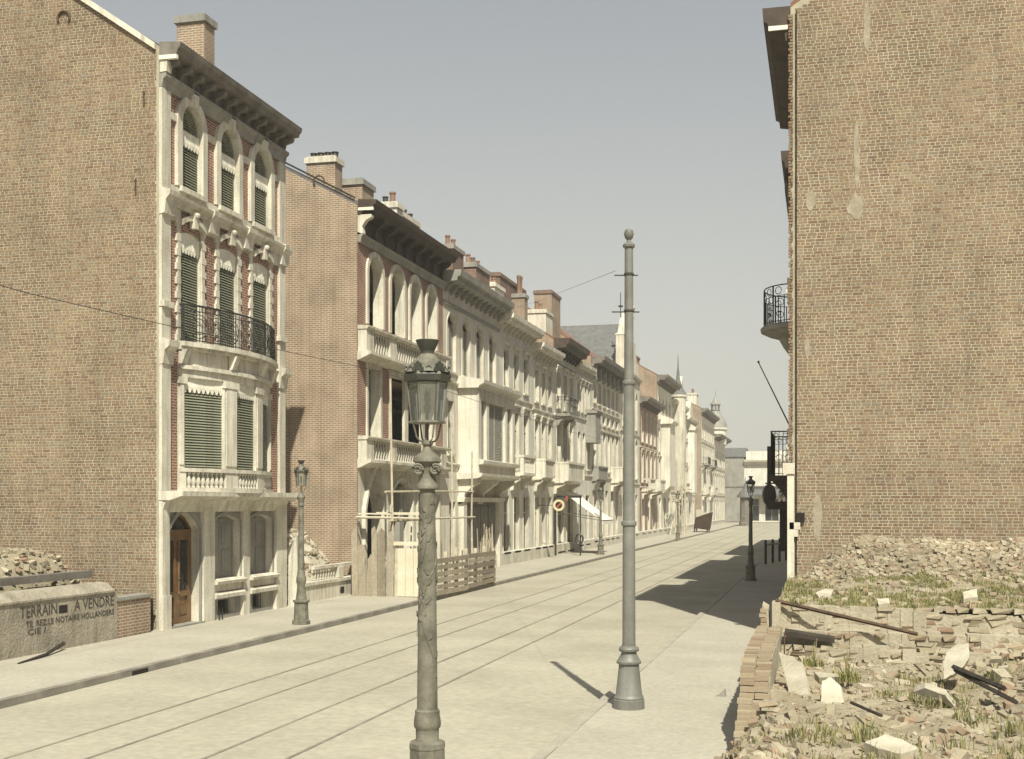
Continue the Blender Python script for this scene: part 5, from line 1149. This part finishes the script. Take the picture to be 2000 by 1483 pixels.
a, b = G(1662, 1372, .85), G(1722, 1398, .8); tag(M().tube([tuple(a), tuple(b)], .02, 5).build('charred_stick', 'charred', None), 'charred stick lying between the pale slabs', 'stick')
a = G(1406, 1362, .1); tag(M().hexa([tuple(a + Vector(v)) for v in ((-.1, 0, 0), (.1, 0, 0), (-.1, .1, 0), (.1, .1, 0), (-.02, 0, .03), (.08, 0, .13), (-.02, .1, .03), (.08, .1, .13))]).build('broken_block', 'greystone', None), 'dark wedge of stone on the pavement at the rubble edge', 'stone')
a = G(1507, 1388, .62); tag(M().hexa([tuple(a + Vector(v)) for v in ((-.09, 0, 0), (.09, 0, 0), (-.06, .12, 0), (.08, .12, 0), (-.12, 0, .1), (.1, -.02, .12), (-.06, .12, .12), (.08, .12, .1))]).build('broken_block', 'greystone', None), 'grey hollowed stone below the large leaning slab', 'stone')
# dry weed stalks
for k, (px, py, z) in enumerate(((1650, 1325, .8), (1658, 1330, .8), (1590, 1300, .85))):
    p = G(px, py, z); m = M()
    for j in range(9): m.tube([tuple(p), tuple(p + Vector((R.uniform(-.1, .1), R.uniform(-.1, .1), R.uniform(.15, .4))))], .006, 4, .003)
    blades(m, R, 70, lambda r: (p.x + r.uniform(-.14, .14), p.y + r.uniform(-.1, .1)), lambda x, y: p.z, .04, .16)
    tag(m.build('weed_plant', 'grass', None), ('leafy weed growing right of the leaning slabs', 'dry weed stalk behind the leafy weed', 'thin weed beside the iron rod')[k], 'plant')

# ------------------------------------------------------------------ plot on the left and its sale wall
def hl(x, y): return .2 + 1.9 * sm(-15.9, -17.2, x) * (1. - .8 * sm(25.0, 27.2, y)) + .12 * fbm(x, y, 1.1)
struct(hfield(hl, -26, -15.95, 8, Y1 + .1, 50, 80), 'plot_ground', 'earth', 50)
rb = M(); r = random.Random(31); scatter(rb, r, 3600, lambda r: (-16.1 - 4.5 * r.random(), r.uniform(18, 27.6)), .04, .2, hl, .35, .4)
rbo = rb.build('rubble', 'rubble', None); rbo['kind'] = 'stuff'; rbo['label'] = 'brick rubble heap behind the painted sale wall'; rbo['category'] = 'rubble'
sw = thing('sale_wall', 'low plastered wall painted with a land for sale notice', 'wall', (XL, 20, .1)); fsw = Fr((XL + .05, 0, 0))
M().box(fsw, 8, 25.75, -.35, 0, 0, 1.2).prof(fsw, [(-.35, 1.2), (.03, 1.2), (.03, 1.24), (-.16, 1.40), (-.35, 1.43)], 8, 25.6).build('wall_body', 'old_wall', sw)
M().box(fsw, 25.77, 27.25, -.35, -.02, 0, .98).build('brick_end', 'brick_wall', sw)
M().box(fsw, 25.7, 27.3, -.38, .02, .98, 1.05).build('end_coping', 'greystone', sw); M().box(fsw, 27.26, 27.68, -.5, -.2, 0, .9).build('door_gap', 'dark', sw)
M().box(fsw, 23.49, 23.80, -.02, .004, .88, 1.05).build('wall_hole', 'dark', sw)
for txt, y0, z, h_, wid in (('TERRAIN', 22.15, .89, .25, 1.26), ('A VENDRE', 24.05, .90, .24, 1.55), ('TE. REZ.LE NOTAIRE HOLLANDERS', 22.35, .69, .13, 3.25), ('CIE /', 22.4, .53, .13, .62)):
    cu = bpy.data.curves.new('lettering', 'FONT'); cu.body = txt; cu.size = 1; cu.extrude = .002; cu.fill_mode = 'FRONT'; cu.resolution_u = 2
    o = bpy.data.objects.new('lettering', cu); C.objects.link(o); bpy.context.view_layer.update(); d_ = o.dimensions
    o.scale = (wid / d_.x, h_ / .73, 1); o.rotation_euler = (rad(90), 0, rad(90)); o.parent = sw; o.location = Vector((XL + .057, y0, z)) - sw.location; cu.materials.append(MT['ink'])
tag(M().box(W, -16.55, -16.3, 14, 25.6, 1.52, 1.68).build('timber_sleeper', 'greywood', None), 'dark weathered timber lying behind the top of the sale wall', 'timber')
tag(M().tube([(-15.1, 21.2, .12), (-15.3, 22.4, .16), (-15.65, 23.5, .25)], .022, 6, .045).build('dark_strip', 'charred', None), 'dark crooked strip lying at the foot of the sale wall', 'branch')  # thin dark tube tracing a curved mark by the sale wall
# ------------------------------------------------------------------ plot between the two brick houses
def hm(x, y): return .25 + 1.55 * sm(-16.0, -18.2, x) * sm(35.2, 40.5, y) + .5 * sm(-16, -17, x) + .1 * fbm(x, y, 1.4)
struct(hfield(hm, -25, -15.9, E1, Y2, 40, 34), 'plot_ground', 'plaster', 50)
rb = M(); r = random.Random(37); scatter(rb, r, 900, lambda r: (-15.9 - 3.5 * r.random(), r.uniform(E1 + .1, Y2 - .1)), .05, .3, hm, .3, .2)
rbo = rb.build('rubble', 'rubble', None); rbo['kind'] = 'stuff'; rbo['label'] = 'pale rubble between the two brick flanks'; rbo['category'] = 'rubble'
lw = thing('garden_wall', 'low pale stone wall with stump balusters closing the gap between the brick houses', 'wall', (XL, 37, .1)); fg = Fr((XL, E1, 0))
M().box(fg, 1.7, 6.2, -.3, .0, 0, .62).prof(fg, [(-.32, .62), (.05, .62), (.05, .72), (-.32, .74)], 1.6, 6.25).build('wall_body', 'white', lw)
balusters(lw, fg, 2.6, 4.4, .74, .36, -.14, 8); M().box(fg, 4.5, 4.9, -.28, .0, .74, 1.1).box(fg, 2.5, 6.2, -.24, -.04, 1.1, 1.2).build('wall_rail', 'white', lw)
M().box(fg, 4.6, 4.95, -.02, .006, .2, .42).build('vent_hole', 'dark', lw)
tag(M().hexa([(-15.75, 35.2, .1), (-15.4, 35.2, .1), (-15.8, 35.55, .1), (-15.45, 35.5, .1), (-15.75, 35.25, 1.9), (-15.5, 35.25, 2.25), (-15.8, 35.5, 1.95), (-15.52, 35.5, 2.2)]).build('pillar_stump', 'white', None), 'broken white gate pillar behind the left street lamp', 'pillar')

# ------------------------------------------------------------------ summer haze down the street
hm_, hn, hl_, hb = nodes('street_haze'); hn.remove(hb)
pv = hn.new('ShaderNodeVolumePrincipled'); pv.inputs['Color'].default_value = (.96, .95, .90, 1); pv.inputs['Density'].default_value = .0007
hl_.new(pv.outputs[0], hn['Material Output'].inputs['Volume']); MT['haze'] = hm_
hz = M().box(W, -60, 40, -40, 260, -1.2, 24).build('haze', 'haze', None); hz['kind'] = 'stuff'
